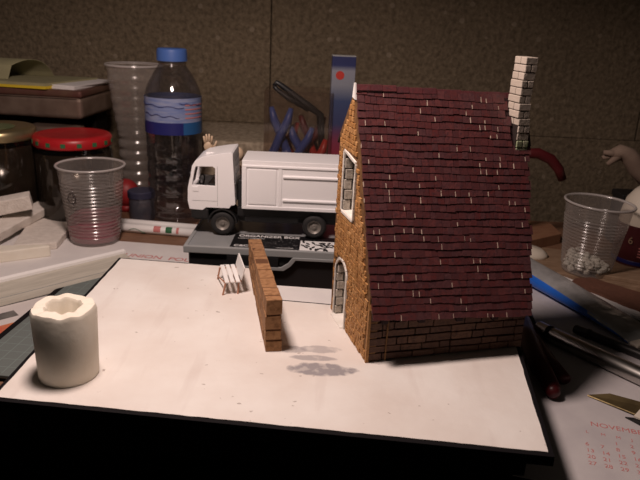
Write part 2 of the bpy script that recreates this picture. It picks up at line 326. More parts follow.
# ------------------------------------------------------------------ mesh helpers (centimetres)
class B:
    def __init__(s): s.v = []; s.f = []; s.uv = None
    def add(s, vs, fs):
        k = len(s.v); s.v += [tuple(p) for p in vs]; s.f += [tuple(k + i for i in f) for f in fs]; return s
    def hexa(s, p):   # 8 corners: bottom ring 0-3 ccw, top ring 4-7
        return s.add(p, [(3, 2, 1, 0), (4, 5, 6, 7), (0, 1, 5, 4), (1, 2, 6, 5), (2, 3, 7, 6), (3, 0, 4, 7)])
    def box(s, x0, x1, y0, y1, z0, z1):
        return s.hexa([(x0, y0, z0), (x1, y0, z0), (x1, y1, z0), (x0, y1, z0), (x0, y0, z1), (x1, y0, z1), (x1, y1, z1), (x0, y1, z1)])
    def obox(s, c, size, rot=(0, 0, 0)):
        m = Matrix.Translation(c) @ Matrix.Rotation(rot[2], 4, 'Z') @ Matrix.Rotation(rot[1], 4, 'Y') @ Matrix.Rotation(rot[0], 4, 'X')
        a, b_, d = [q / 2 for q in size]
        return s.hexa([m @ Vector(p) for p in ((-a, -b_, -d), (a, -b_, -d), (a, b_, -d), (-a, b_, -d), (-a, -b_, d), (a, -b_, d), (a, b_, d), (-a, b_, d))])
    def prism(s, pts, lo, hi, axis='z'):
        n = len(pts)
        def P(p, h): return {'z': (p[0], p[1], h), 'y': (p[0], h, p[1]), 'x': (h, p[0], p[1])}[axis]
        vs = [P(p, lo) for p in pts] + [P(p, hi) for p in pts]
        return s.add(vs, [tuple(reversed(range(n))), tuple(range(n, 2 * n))] + [(i, (i + 1) % n, n + (i + 1) % n, n + i) for i in range(n)])
    def lathe(s, prof, c=(0, 0, 0), n=40, cap0=False, cap1=False, axis='z', wob=None, arc=None):
        full = arc is None
        k = len(s.v); m = len(prof); cnt = n if full else n + 1
        for i in range(cnt):
            a = 2 * math.pi * i / n if full else arc[0] + (arc[1] - arc[0]) * i / n
            for j, (r, h) in enumerate(prof):
                if wob: r, h = wob(a, j, r, h)
                x, y = r * math.cos(a), r * math.sin(a)
                p = (x, y, h) if axis == 'z' else (x, h, y) if axis == 'y' else (h, x, y)
                s.v.append((c[0] + p[0], c[1] + p[1], c[2] + p[2]))
        for i in range(n):
            a0 = k + i * m; a1 = k + ((i + 1) % cnt) * m
            for j in range(m - 1): s.f.append((a0 + j, a1 + j, a1 + j + 1, a0 + j + 1))
        if cap0: s.f.append(tuple(k + i * m for i in reversed(range(cnt))))
        if cap1: s.f.append(tuple(k + i * m + m - 1 for i in range(cnt)))
        return s
    def tube(s, pts, rad, n=10, flat=None):
        pts = [Vector(p) for p in pts]; k = len(s.v); ref = Vector((0, 0, 1))
        for i, p in enumerate(pts):
            t = (pts[min(i + 1, len(pts) - 1)] - pts[max(i - 1, 0)]).normalized()
            a = t.cross(ref)
            if a.length < 1e-3: a = t.cross(Vector((0, 1, 0)))
            a.normalize(); b_ = a.cross(t).normalized()
            r = rad[i] if isinstance(rad, (list, tuple)) else rad
            ra, rb = (r if isinstance(r, (list, tuple)) else (r, r * (flat or 1)))
            for j in range(n):
                q = 2 * math.pi * j / n
                s.v.append(tuple(p + a * ra * math.cos(q) + b_ * rb * math.sin(q)))
        for i in range(len(pts) - 1):
            for j in range(n):
                s.f.append((k + i * n + j, k + i * n + (j + 1) % n, k + (i + 1) * n + (j + 1) % n, k + (i + 1) * n + j))
        s.f.append(tuple(k + j for j in reversed(range(n)))); s.f.append(tuple(k + (len(pts) - 1) * n + j for j in range(n)))
        return s
    def ball(s, c, r, n=12, m=8, sc=(1, 1, 1), jit=0):
        k = len(s.v)
        s.v.append((c[0], c[1], c[2] - r * sc[2]))
        for i in range(1, m):
            t = math.pi * i / m
            for j in range(n):
                a = 2 * math.pi * j / n; q = r * (1 + random.uniform(-jit, jit))
                s.v.append((c[0] + q * sc[0] * math.sin(t) * math.cos(a), c[1] + q * sc[1] * math.sin(t) * math.sin(a), c[2] - q * sc[2] * math.cos(t)))
        s.v.append((c[0], c[1], c[2] + r * sc[2])); e = len(s.v) - 1
        for j in range(n): s.f.append((k, k + 1 + (j + 1) % n, k + 1 + j)); s.f.append((e, e - n + j, e - n + (j + 1) % n))
        for i in range(m - 2):
            for j in range(n):
                a = k + 1 + i * n
                s.f.append((a + j, a + (j + 1) % n, a + n + (j + 1) % n, a + n + j))
        return s
    def mesh(s, name, origin=(0, 0, 0), smooth=False, fix=True):
        me = bpy.data.meshes.new(name)
        me.from_pydata([((x - origin[0]) * S, (y - origin[1]) * S, (z - origin[2]) * S) for x, y, z in s.v], [], s.f)
        if fix:
            bm = bmesh.new(); bm.from_mesh(me); bmesh.ops.recalc_face_normals(bm, faces=bm.faces); bm.to_mesh(me); bm.free()
        if smooth:
            for p in me.polygons: p.use_smooth = True
        return me
    def build(s, name, m, parent=None, origin=(0, 0, 0), loc=None, smooth=False, bevel=0, auto=None, fix=True, seg=2):
        me = s.mesh(name, origin, smooth or auto is not None, fix); me.materials.append(M[m])
        o = bpy.data.objects.new(name, me); col.objects.link(o)
        lc = loc if loc is not None else origin
        o.location = [q * S for q in lc]
        if parent: o.parent = parent
        if bevel:
            bv = o.modifiers.new('soft_edges', 'BEVEL'); bv.width = bevel * S; bv.segments = seg; bv.limit_method = 'ANGLE'; bv.angle_limit = R(35)
        if auto is not None:
            o.data.shade_smooth() if hasattr(o.data, 'shade_smooth') else None
            bm = bmesh.new(); bm.from_mesh(me)
            for e in bm.edges:
                e.smooth = not (len(e.link_faces) == 2 and e.calc_face_angle(0) > R(auto))
            bm.to_mesh(me); bm.free()
        return o

def tag(o, label, cat, group=None, kind=None):
    o['label'] = label; o['category'] = cat
    if group: o['group'] = group
    if kind: o['kind'] = kind
    return o
def thing(name, label, cat, loc, rz=0, group=None):
    o = bpy.data.objects.new(name, None); col.objects.link(o); o.empty_display_size = 0.01
    o.location = [q * S for q in loc]; o.rotation_euler = (0, 0, rz)
    return tag(o, label, cat, group)
def part(name, me, m, parent, loc=(0, 0, 0), rot=(0, 0, 0), scale=(1, 1, 1)):
    o = bpy.data.objects.new(name, me); col.objects.link(o); o.parent = parent
    if not me.materials: me.materials.append(M[m])
    o.location = [q * S for q in loc]; o.rotation_euler = rot; o.scale = scale
    return o
def cut(o, cutters):
    """subtract the given B shapes (in the object's own centimetres) from o"""
    for c in cutters:
        me = c.mesh('cutter'); co = bpy.data.objects.new('cutter', me); col.objects.link(co)
        co.matrix_world = o.matrix_basis if not o.parent else o.parent.matrix_basis @ o.matrix_basis
        md = o.modifiers.new('cut', 'BOOLEAN'); md.operation = 'DIFFERENCE'; md.solver = 'EXACT'; md.object = co
        bpy.context.view_layer.update()
        dg = bpy.context.evaluated_depsgraph_get()
        ev = o.evaluated_get(dg); new = bpy.data.meshes.new_from_object(ev, depsgraph=dg)
        o.modifiers.remove(md); old = o.data; nm = old.name; o.data = new; new.name = nm
        bpy.data.objects.remove(co)
def text(body, size, loc, rot, m, parent=None, name='lettering', sx=1.0, bold=0.0, thick=0.004):
    cu = bpy.data.curves.new(name, 'FONT'); cu.body = body; cu.size = size * S; cu.extrude = thick * S; cu.offset = bold * S
    cu.materials.append(M[m]); o = bpy.data.objects.new(name, cu); col.objects.link(o)
    o.location = [q * S for q in loc]; o.rotation_euler = rot; o.scale = (sx, 1, 1)
    bpy.context.view_layer.update()
    dg = bpy.context.evaluated_depsgraph_get()
    me = bpy.data.meshes.new_from_object(o.evaluated_get(dg), depsgraph=dg); me.name = name
    n = bpy.data.objects.new('letters_tmp', me); n.matrix_basis = o.matrix_basis.copy()
    bpy.data.objects.remove(o); bpy.data.curves.remove(cu); n.name = name; col.objects.link(n)
    if parent: n.parent = parent
    return n
def sheet(name, pts, z, m, th=0.03, parent=None, curl=None, bevel=0):
    cx = sum(p[0] for p in pts) / len(pts); cy = sum(p[1] for p in pts) / len(pts)
    b = B().prism(pts, z, z + th)
    return b.build(name, m, parent, (cx, cy, z) if not parent else (0, 0, 0), bevel=bevel)

# ================================================================== the setting
wb = thing('workbench', 'worn brown wooden workbench top under all the clutter', 'table', (0, 60, 0))
B().prism([(-75, -14.2), (75, -42.3), (75, 18), (-17, 18), (-17, 33.5), (-75, 33.5)], -3, 0).build('bench_top', 'bench_wood', wb)
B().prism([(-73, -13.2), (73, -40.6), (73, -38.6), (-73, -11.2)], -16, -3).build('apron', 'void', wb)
B().prism([(-75, -14.5), (75, -42.6), (75, -42.3), (-75, -14.2)], -3, -.05).build('shade_strip', 'void', wb)  # added near-black strip, paints the board's shadow deeper over the bench front
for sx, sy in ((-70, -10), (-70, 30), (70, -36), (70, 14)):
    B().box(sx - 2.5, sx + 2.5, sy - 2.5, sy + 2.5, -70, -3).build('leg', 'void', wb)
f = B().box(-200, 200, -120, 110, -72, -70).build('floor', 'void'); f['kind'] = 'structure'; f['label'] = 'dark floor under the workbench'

wl = B().box(-120, 120, 93.6, 97, -70, 90).build('wall_back', 'wall', origin=(0, 95, 0)); wl['kind'] = 'structure'
wl['label'] = 'rough brown concrete block wall behind the workbench'
jx = -7.95
def blockrow(z0, z1, xs, y0=92.6):
    for a, b_ in zip(xs[:-1], xs[1:]):
        B().box(a + .09, b_ - .09, y0 - 95, -1.3, z0 + .02, z1 - .02).build('block', 'wall', wl, bevel=0.12)
blockrow(8.2, 48, [-119, jx - 50, jx, jx + 52, 119])
blockrow(48, 88, [-119, jx - 25, jx + 25, 119])
blockrow(-68, 8.2, [-119, jx - 25, jx + 25, 119])
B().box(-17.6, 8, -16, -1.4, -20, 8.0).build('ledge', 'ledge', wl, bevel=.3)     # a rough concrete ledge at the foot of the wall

# ================================================================== diorama base
board = [(-16.48, 49.94), (-4.65, 49.0), (-3.55, 43.2), (1.5, 42.7), (1.5, 46.2), (14.1, 45.0), (13.2, 37.7), (11.79, 26.37), (-16.85, 28.9)]
def fine(pts, step, jit):
    out = []
    for i, p in enumerate(pts):
        q = pts[(i + 1) % len(pts)]; d = math.dist(p, q); n = max(1, int(d / step))
        for k in range(n):
            t = k / n; e = 0 if k == 0 else random.uniform(-jit, jit)
            nx, ny = -(q[1] - p[1]) / d, (q[0] - p[0]) / d
            out.append((p[0] + (q[0] - p[0]) * t + nx * e, p[1] + (q[1] - p[1]) * t + ny * e))
    return out
base = thing('diorama_base', 'black-edged diorama board with a white plastered ground', 'model base', (0, 0, 0))
B().prism(board, 2.9, 3.44).build('board', 'black', base)
def inset(pts, d):
    out = []; n = len(pts)
    for k in range(n):
        p0, p1, p2 = Vector(pts[k - 1]), Vector(pts[k]), Vector(pts[(k + 1) % n])
        a, b_ = (p1 - p0).normalized(), (p2 - p1).normalized()
        na, nb = Vector((a.y, -a.x)), Vector((b_.y, -b_.x))          # the outline runs clockwise, so this points inwards
        m_ = (na + nb).normalized(); q = p1 + m_ * d / max(.3, m_.dot(na)); out.append((q.x, q.y))
    return out
inner = inset(board, .27)
B().prism(fine(inner, .45, .022), 3.40, 3.5).build('ground', 'ground', base)
B().prism([(-15.6, 47.5), (-5.5, 47), (12.4, 42), (11.6, 29.2), (-15.8, 29.6)], 0, 2.9).build('support_box', 'black', base)

# ------------------------------------------------------------------ plaster tube
def wob(a, j, r, h):
    if 2 <= j <= 5:
        k = math.sin(3 * a + 1) * .025 + math.sin(7 * a + 2) * .025 + math.sin(11 * a) * .018
        h += k * (1.6 if j in (3, 4) else .8)
        r += (math.sin(5 * a + .4) * .05 + math.sin(9 * a) * .03) * (1 if j >= 4 else .35)
    return r, h
pt = B().lathe([(1.56, 0.0), (1.60, .12), (1.70, 3.9), (1.60, 4.12), (1.0, 4.16), (.88, 4.0), (.90, .3)], (0, 0, 0), 64, cap0=True, cap1=True, wob=wob)
o = pt.build('plaster_tube', 'cast', loc=(-13.65, 31.75, 3.5), auto=50)
tag(o, 'hollow cream plaster cylinder with a ragged rim standing on the white ground', 'cylinder')

# ------------------------------------------------------------------ garden wall of bricks
gw = thing('garden_wall', 'low tan brick garden wall standing across the white ground', 'wall', (-3.02, 35.19, 3.5), R(10.9))
Lw, Ww = 14.2, .98                                          # local y runs along the wall, x across it
def wtop(t): return 3.48 - 1.05 * (t / Lw)
B().prism([(0.05, 0), (Lw - .05, 0), (Lw - .05, wtop(Lw) - .06), (.05, wtop(0) - .06)], .06, Ww - .06, 'x').build('core', 'gwall_joint', gw)
hs = [0, .22, .42, .70, 1.0]
for r_ in range(4):
    t = 0.0; first = True
    while t < Lw - .05:
        ln = random.uniform(1.45, 2.05) * (.55 if first and r_ % 2 else 1)
        t1 = min(Lw, t + ln)
        if Lw - t1 < .5: t1 = Lw
        g_ = .05; e = [random.uniform(-.035, .035) for _ in range(8)]
        a, b_ = t + (g_ if t > 0 else 0), t1 - g_
        h0a, h0b = hs[r_] * wtop(a), hs[r_] * wtop(b_); h1a, h1b = hs[r_ + 1] * wtop(a), hs[r_ + 1] * wtop(b_)
        x0, x1 = e[0], Ww + e[1]
        B().hexa([(x0, a + e[2] * .5, h0a + g_ * (r_ > 0)), (x1, a + e[3] * .5, h0a + g_ * (r_ > 0)), (x1, b_, h0b + g_ * (r_ > 0)), (x0, b_, h0b + g_ * (r_ > 0)),
                  (x0, a + e[4] * .5, h1a - g_ + e[6] * (r_ == 3)), (x1, a + e[5] * .5, h1a - g_ + e[7] * (r_ == 3)), (x1, b_, h1b - g_), (x0, b_, h1b - g_)]).build('brick', 'gwall', gw, bevel=.035)
        t = t1; first = False

# ------------------------------------------------------------------ little bench
bn = thing('garden_bench', 'tiny white slatted garden bench with brown wire legs', 'bench', (-6.15, 43.45, 3.5), R(15))
for i in range(3):
    B().obox((-.42 + .40 * i, 1.75, .98), (.30, 3.5, .09)).build('seat_slat', 'white_paint', bn, bevel=.01)
B().obox((.74, 1.65, 1.55), (.10, 3.2, .95), (0, R(14), 0)).build('backrest', 'white_paint', bn, bevel=.02)
for (x, y, dx) in ((-.52, .15, -.22), (.46, .25, -.10), (-.62, 3.2, -.18), (.46, 3.2, 0)):
    B().tube([(x + dx, y - .1, 0), (x, y, .92)], .065, 8).build('leg', 'copper', bn)
B().tube([(-.80, 3.2, .25), (-.72, 1.7, .62), (-.54, .15, .9)], .05, 8).build('stretcher', 'copper', bn)
for y in (.35, 3.1):
    B().tube([(-.66, y, .90), (.60, y, .90), (.86, y, 1.9)], .055, 8).build('bracket', 'copper', bn)

# ================================================================== model house
hs_ = thing('model_house', 'model stone cottage with dark red tiled roof and pale brick chimney', 'model house', (3.04, 34.55, 3.5), R(15.75))
GT = .62; SAG0 = .042
gprof = [(0, 0), (7.72, 0), (7.72, 12.45), (5.15, 15.55), (.02, 4.15), (0, 3.3)]
gable = B().prism(gprof, .05, GT, 'x').build('gable_wall', 'gable_core', hs_)
UP = (4.05, 6.35, 7.65, 11.25)                              # v0, v1, z0, z1 of the upper opening
LOW = (4.5, 6.85, -.2, 3.35)
def arch(v0, v1, z0, zs, n=10, rise=1.0):
    c_ = (v0 + v1) / 2; r = (v1 - v0) / 2
    return [(v0, z0), (v1, z0)] + [(c_ + r * math.cos(math.pi * k / n), zs + rise * math.sin(math.pi * k / n)) for k in range(n + 1)]
low_outline = arch(LOW[0], LOW[1], LOW[2], LOW[3])
up_outline = [(UP[0], UP[2]), (UP[1], UP[2]), (UP[1], UP[3] + .25), (UP[0], UP[3] - .1)]
cut(gable, [B().prism(up_outline, -.5, 1.5, 'x'), B().prism(low_outline, -.5, 1.5, 'x')])
def inside(v, z, pad=.12):
    if UP[0] - pad < v < UP[1] + pad and UP[2] - pad < z < UP[3] + .2 + pad: return True
    if LOW[0] - pad < v < LOW[1] + pad and z < LOW[3]: return True
    c_ = (LOW[0] + LOW[1]) / 2
    return math.hypot((v - c_) / ((LOW[1] - LOW[0]) / 2 + pad), max(0, z - LOW[3]) / (1 + pad)) < 1
def in_gable(v, z):
    if v < .04 or v > 7.7: return False
    return z < (3.75 + (v - .02) * 2.22 if v < 5.1 else 15.4 - (v - 5.15) * 1.2)
st = B(); z = .02; row = 0
while z < 15.4:
    h = random.uniform(.29, .35); v = .02 - random.uniform(0, .3)
    while v < 7.75:
        w = random.uniform(.34, .58)
        a, b_ = max(.01, v), min(7.72, v + w); m_ = (a + b_) / 2
        if b_ - a > .12 and in_gable(a, z + h) and in_gable(b_, z + h) and not any(inside(q, zz) for q in (a, m_, b_) for zz in (z, z + h)):
            d = [random.uniform(-.022, .022) for _ in range(8)]; pr = -random.uniform(.0, .045)
            g_ = .018
            st.hexa([(.06, a + g_ + d[0], z + g_ + d[1]), (.06, a + g_ + d[2], z + h - g_ + d[3]), (.06, b_ - g_ + d[4], z + h - g_ + d[5]), (.06, b_ - g_ + d[6], z + g_ + d[7]),
                     (pr, a + g_ + d[0] + .02, z + g_ + d[1] + .02), (pr, a + g_ + d[2] + .02, z + h - g_ + d[3] - .02), (pr, b_ - g_ + d[4] - .02, z + h - g_ + d[5] - .02), (pr, b_ - g_ + d[6] - .02, z + g_ + d[7] + .02)])
        v += w
    z += h; row += 1
so = st.build('stones', 'stone', gable); so['kind'] = 'stuff'
# openings: plaster rims, sills, dark backs, stone jambs
def rim(outline, w, cen):
    b = B(); n = len(outline)
    for i in range(n):
        p, q = outline[i], outline[(i + 1) % n]
        d = math.dist(p, q); nx, nz = (q[1] - p[1]) / d, -(q[0] - p[0]) / d
        if ((p[0] + q[0]) / 2 - cen[0]) * nx + ((p[1] + q[1]) / 2 - cen[1]) * nz < 0: nx, nz = -nx, -nz
        jw = w * random.uniform(.7, 1.25)
        b.hexa([(.10, *p), (.10, *q), (.10, q[0] + nx * jw, q[1] + nz * jw), (.10, p[0] + nx * jw, p[1] + nz * jw),
                (-.05, *p), (-.05, *q), (-.05, q[0] + nx * jw, q[1] + nz * jw), (-.06, p[0] + nx * jw, p[1] + nz * jw)])
    return b
w1 = rim(up_outline, .15, (5.2, 9.5)).build('window_surround', 'plaster', hs_)
w2 = rim(arch(LOW[0], LOW[1], .02, LOW[3]), .14, (5.7, 2)).build('doorway_surround', 'plaster', hs_)
B().box(0, GT, UP[0], UP[1], UP[2] - .02, UP[2] + .05).build('sill', 'plaster', w1)
B().box(-.25, GT, LOW[0], LOW[1], -.02, .06).build('threshold', 'plaster', w2)
B().box(GT - .02, GT + .05, UP[0] - .1, UP[1] + .1, UP[2] - .1, UP[3] + .3).build('backing', 'plaster', w1)
B().box(GT - .02, GT + .05, LOW[0] - .1, LOW[1] + .1, 0, LOW[3] + 1.1).build('backing', 'plaster', w2)
for (w_, v1, z0, z1, k) in ((w1, UP[1], UP[2] + .06, UP[3] - .15, 5), (w2, LOW[1], .1, LOW[3] + .35, 6)):
    B().box(0.02, GT - .04, v1 - .10, v1 - .01, z0, z1).build('jamb_mortar', 'joint', w_)
    for i in range(k):
        a = z0 + (z1 - z0) * i / k; b_ = z0 + (z1 - z0) * (i + 1) / k
        dp = .52 if i % 2 else .46
        B().box(.03 + .05 * (i % 2), .03 + dp, v1 - .24 - .04 * (i % 2), v1 - .02, a + .035, b_ - .035).build('stone_block', 'grey_stone', w_, bevel=.03)
# front wall with its irregular courses of brick
HL = 10.55
fw = B().box(GT, HL, .09, .5, 0, 3.3).build('front_wall', 'joint', hs_)
B().box(HL - .6, HL, .5, 7.7, 0, 3.3).prism([(.5, 3.3), (7.7, 3.3), (7.7, 11.8), (5.15, 14.8)], HL - .6, HL, 'x').build('end_wall', 'brick', hs_)
B().box(GT, HL, 7.2, 7.7, 0, 11.8).build('rear_wall', 'brick', hs_)
z = .03
courses = [.50, .46, .56, .48, .54, .50, .46]
for ci, h in enumerate(courses):
    x = .06
    while x < HL - .05:
        w = random.choice([.75, .9, 1.1, 1.3, 1.6, 2.0]) * random.uniform(.9, 1.1)
        x1 = min(HL, x + w)
        if HL - x1 < .4: x1 = HL
        g_ = .035; d = [random.uniform(-.035, .035) for _ in range(4)]
        pr = -random.uniform(0, .05)
        B().hexa([(x + g_, pr, z + g_ + d[0]), (x1 - g_, pr, z + g_ + d[1]), (x1 - g_, .12, z + g_), (x + g_, .12, z + g_),
                  (x + g_, pr, z + h - g_ + d[2]), (x1 - g_, pr, z + h - g_ + d[3]), (x1 - g_, .12, z + h - g_), (x + g_, .12, z + h - g_)]).build('brick', 'brick', fw, bevel=.03, seg=1)
        x = x1
    z += h
B().hexa([(-.02, -.14, 0), (.16, -.14, 0), (.16, .08, 0), (-.02, .08, 0), (-.02, -.14, 3.45), (.12, -.14, 3.45), (.12, .08, 3.95), (-.02, .08, 3.95)]).build('corner_stone', 'stone', hs_)
for x in (.75, 3.1, 5.6, 8.0):
    B().box(x, x + .42, -.32, .1, 2.60 - SAG0 * x, 2.96 - SAG0 * x).build('rafter_end', 'roof_core', hs_, bevel=.03)
B().tube([(1.22, -.10, .05), (1.25, -.09, 2.7)], .05, 8).build('drainpipe', 'gable_core', hs_)
# roof: local x along the ridge, local y up the slope, local z out of it
v0r, z0r, v1r, z1r = -.62, 3.0, 5.15, 15.62
ang = math.atan2(z1r - z0r, v1r - v0r); SL = math.hypot(z1r - z0r, v1r - v0r)
RL0, RL1 = .06, 11.46
SAG = .042                                                   # the roof sinks towards the chimney end
rf = B().hexa([(RL0 + .06, .08, zz) if k == 0 else (10.35, .08 - SAG * 10.35, zz) if k == 1 else (RL1 - .05, SL - SAG * RL1, zz) if k == 2 else (RL0 + .06, SL, zz) for zz in (-.22, -.02) for k in range(4)]).build('roof', 'roof_core', hs_, loc=(0, v0r, z0r))
rf.rotation_euler = (ang, 0, 0)
ROWS = 30; ph = (SL - .05) / ROWS
def tile_mesh(w, ln, name='roof_tile'):
    b = B().hexa([(0, 0, 0), (w, 0, 0), (w, ln, -.06), (0, ln, -.06), (0, .01, .055), (w, .01, .055), (w, ln, .0), (0, ln, .0)])
    me = b.mesh(name); uv = me.uv_layers.new(name='UVMap')
    for l in me.loops:
        p = me.vertices[l.vertex_index].co; uv.data[l.index].uv = (p.x / S / w, p.y / S / ln)
    me.materials.append(M['tile']); return me
widths = [.34, .39, .44, .49, .55]
tms = [tile_mesh(w, ph * 1.3) for w in widths]
stuff_v = B(); stuff_uv = []
count = 0
# chimney footprint in roof coordinates, tiles stop at it
cu0, cu1 = 10.36, 11.18
for r_ in range(ROWS):
    x = RL0 + random.uniform(-.05, .03); yr = r_ * ph
    ph0 = random.uniform(0, 6.3); ph1 = random.uniform(0, 6.3)
    rl1 = min(RL1, 10.42 + .95 * (yr / SL) / .72)
    while x < rl1 - .25:
        y = yr - SAG * x
        k = random.randrange(5)
        while k and x + widths[k] > rl1 + .04: k -= 1
        if y > (12.0 - z0r) / math.sin(ang) - ph * .2 and x + widths[k] > cu0 - .02 and x < cu1 - .1: x = cu1 - .08; k = 0
        w = widths[k]
        dy = .028 * math.sin(x * 1.1 + ph0) + .018 * math.sin(x * 2.7 + ph1) + random.uniform(-.016, .016)
        dz = .012 * math.sin(x * .8 + r_) + random.uniform(0, .022)
        rz = -SAG + random.uniform(-.03, .03)
        if True:
            if count < 300:
                part('roof_tile', tms[k], 'tile', rf, (x, y + dy, dz), (0, 0, rz))
            else:
                n0 = len(stuff_v.v); ln = ph * 1.3; w2_ = w * .96
                pts = [(0, 0, 0), (w2_, 0, 0), (w2_, ln, -.06), (0, ln, -.06), (0, .01, .055), (w2_, .01, .055), (w2_, ln, .0), (0, ln, .0)]
                stuff_v.hexa([(x + px_ - py_ * rz, y + dy + py_ + px_ * rz, dz + pz_) for px_, py_, pz_ in pts])
                stuff_uv += [(px_ / w2_, py_ / ln) for px_, py_, pz_ in pts]
            count += 1
        x += w + random.uniform(-.005, .012)
to = stuff_v.build('upper_tiles', 'tile', rf, fix=True); to['kind'] = 'stuff'
uvl = to.data.uv_layers.new(name='UVMap')
for l in to.data.loops: uvl.data[l.index].uv = stuff_uv[l.vertex_index]
# rear slope, ridge tiles, verge
rb = B().hexa([(RL0, 5.15, 15.25), (RL1, 5.15, 14.82), (RL1, 8.25, 11.3), (RL0, 8.25, 11.7), (RL0, 5.15, 15.52), (RL1, 5.15, 15.08), (RL1, 8.25, 11.55), (RL0, 8.25, 11.95)]).build('rear_slope', 'roof_core', hs_)
x = RL0
while x < RL1 - .1:
    w = random.uniform(.75, .95); x1 = min(RL1, x + w)
    dz = random.uniform(-.03, .03) - SAG * .92 * x
    B().prism([(4.98, 15.32 + dz), (5.15, 15.50 + dz), (5.40, 15.26 + dz), (5.46, 15.36 + dz), (5.22, 15.78 + dz), (5.08, 15.78 + dz), (4.93, 15.46 + dz)], x + .01, x1 - .01, 'x').build('ridge_tile', 'ridge', hs_)
    x = x1
B().hexa([(-.05, 4.85, 14.9), (.06, 4.85, 14.9), (.06, 5.4, 15.0), (-.05, 5.4, 15.0), (-.05, 5.1, 15.85), (.06, 5.1, 15.85), (.06, 5.2, 15.85), (-.05, 5.2, 15.85)]).build('apex_chip', 'white_paint', hs_)
# chimney of pale bricks rising through the slope
ch = B().box(cu0 - .08, cu1 - .30, 3.55, 4.7, 11.6, 17.55).build('chimney', 'joint', hs_)
chw, chd = cu1 - cu0, 1.32
zc = 11.75; ncs = 13
for i in range(ncs):
    h = .46; t = i / (ncs - 1)
    off = 0 if t < .12 else -(t - .12) * .66 if t < .58 else -.30 + (t - .58) * .30
    off += random.uniform(-.03, .03)
    oy = random.uniform(-.03, .03)
    z0 = zc + i * h
    mt = 'moss' if i < 2 else 'wbrick'
    X0, X1, Y0, Y1 = cu0 + off, cu1 + off, 3.48 + oy, 3.48 + chd + oy
    g_ = .022
    if i % 2 == 0:
        B().box(X0, X1, Y0, Y0 + .62, z0 + g_, z0 + h - g_).build('brick', mt, ch, bevel=.045)
        B().box(X0, X1, Y0 + .66, Y1, z0 + g_, z0 + h - g_).build('brick', mt, ch, bevel=.045)
    else:
        B().box(X0, X0 + .40, Y0, Y1, z0 + g_, z0 + h - g_).build('brick', mt, ch, bevel=.045)
        B().box(X0 + .44, X1, Y0, Y1, z0 + g_, z0 + h - g_).build('brick', mt, ch, bevel=.045)
# ================================================================== organiser box
og = thing('organizer_box', 'smoky grey lidded organizer box carrying the white toy truck', 'organizer box', (-5, 52, 0), R(-.5))
OX0, OX1, OY0, OY1 = -6.65, 12, 0, 11.6
B().box(OX0 + .35, OX1 - .3, .35, OY1 - .3, 0, 3.35).build('tray', 'dark_plastic', og, bevel=.2)
B().box(OX0 + .1, OX1 - .1, .12, OY1 - .1, 3.35, 3.9).build('lid', 'lid_grey', og, bevel=.15)
rimb = B()
rimb.box(OX0, OX1, 0, .35, 3.35, 4.0).box(OX0, OX1, OY1 - .35, OY1, 3.35, 4.0).box(OX0, OX0 + .35, .35, OY1 - .35, 3.35, 4.0).box(OX1 - .35, OX1, .35, OY1 - .35, 3.35, 4.0)
rimb.build('lid_rim', 'rim_grey', og, bevel=.08)
B().prism([(-3.2, 2.45), (1.75, 2.45), (2.35, 2.85), (2.75, 3.4), (OX1, 3.4), (OX1, 3.15), (3.0, 3.15), (2.6, 2.6), (2.0, 2.15), (-3.2, 2.15)], -.12, .12, 'y').build('latch', 'rim_grey', og, bevel=.04)
B().box(-2.9, 1.5, -.1, .36, 2.5, 3.3).build('latch_recess', 'dark_plastic', og)
lab = B().box(-2.75, 6.6, .45, 4.15, 3.9, 3.92).build('label_card', 'print_black', og)
text('ORGANIZER BOX', .80, (-2.35, 3.35, 3.925), (0, 0, R(.5)), 'print_white', lab, bold=.014, sx=.86)
text('LIGHTWEIGHT', .36, (-2.35, 2.8, 3.925), (0, 0, R(1)), 'print_white', lab)
text('C&C', .62, (-2.45, .75, 3.925), (0, 0, R(1)), 'print_white', lab, bold=.01)
text('compartments', .26, (1.2, .75, 3.925), (0, 0, R(1)), 'print_white', lab)
b = B()
for i in range(26):
    x, y, a = random.uniform(3.1, 6.3), random.uniform(.7, 2.7), random.uniform(0, 3)
    b.prism([(x + .30 * math.cos(q) * math.cos(a) - .12 * math.sin(q) * math.sin(a), y + .30 * math.cos(q) * math.sin(a) + .12 * math.sin(q) * math.cos(a)) for q in [k * math.pi / 5 for k in range(10)]], 3.92, 3.93 + i * .0006)
B().box(3.25, 6.6, .48, 3.0, 3.918, 3.921).build('white_panel', 'print_white', lab)
b.build('leaf_print', 'print_black', lab)['kind'] = 'stuff'
b = B()
for i in range(60):
    x, y = random.uniform(-.4, 3), random.uniform(.8, 3.0); b.box(x, x + .04, y, y + .04, 3.92, 3.926)
b.build('speckle_print', 'print_white', lab)['kind'] = 'stuff'

# ================================================================== toy truck (nose towards -x)
tk = thing('toy_truck', 'white toy box lorry parked on the organizer lid', 'toy truck', (-5, 55.2, 4.0), R(.6))
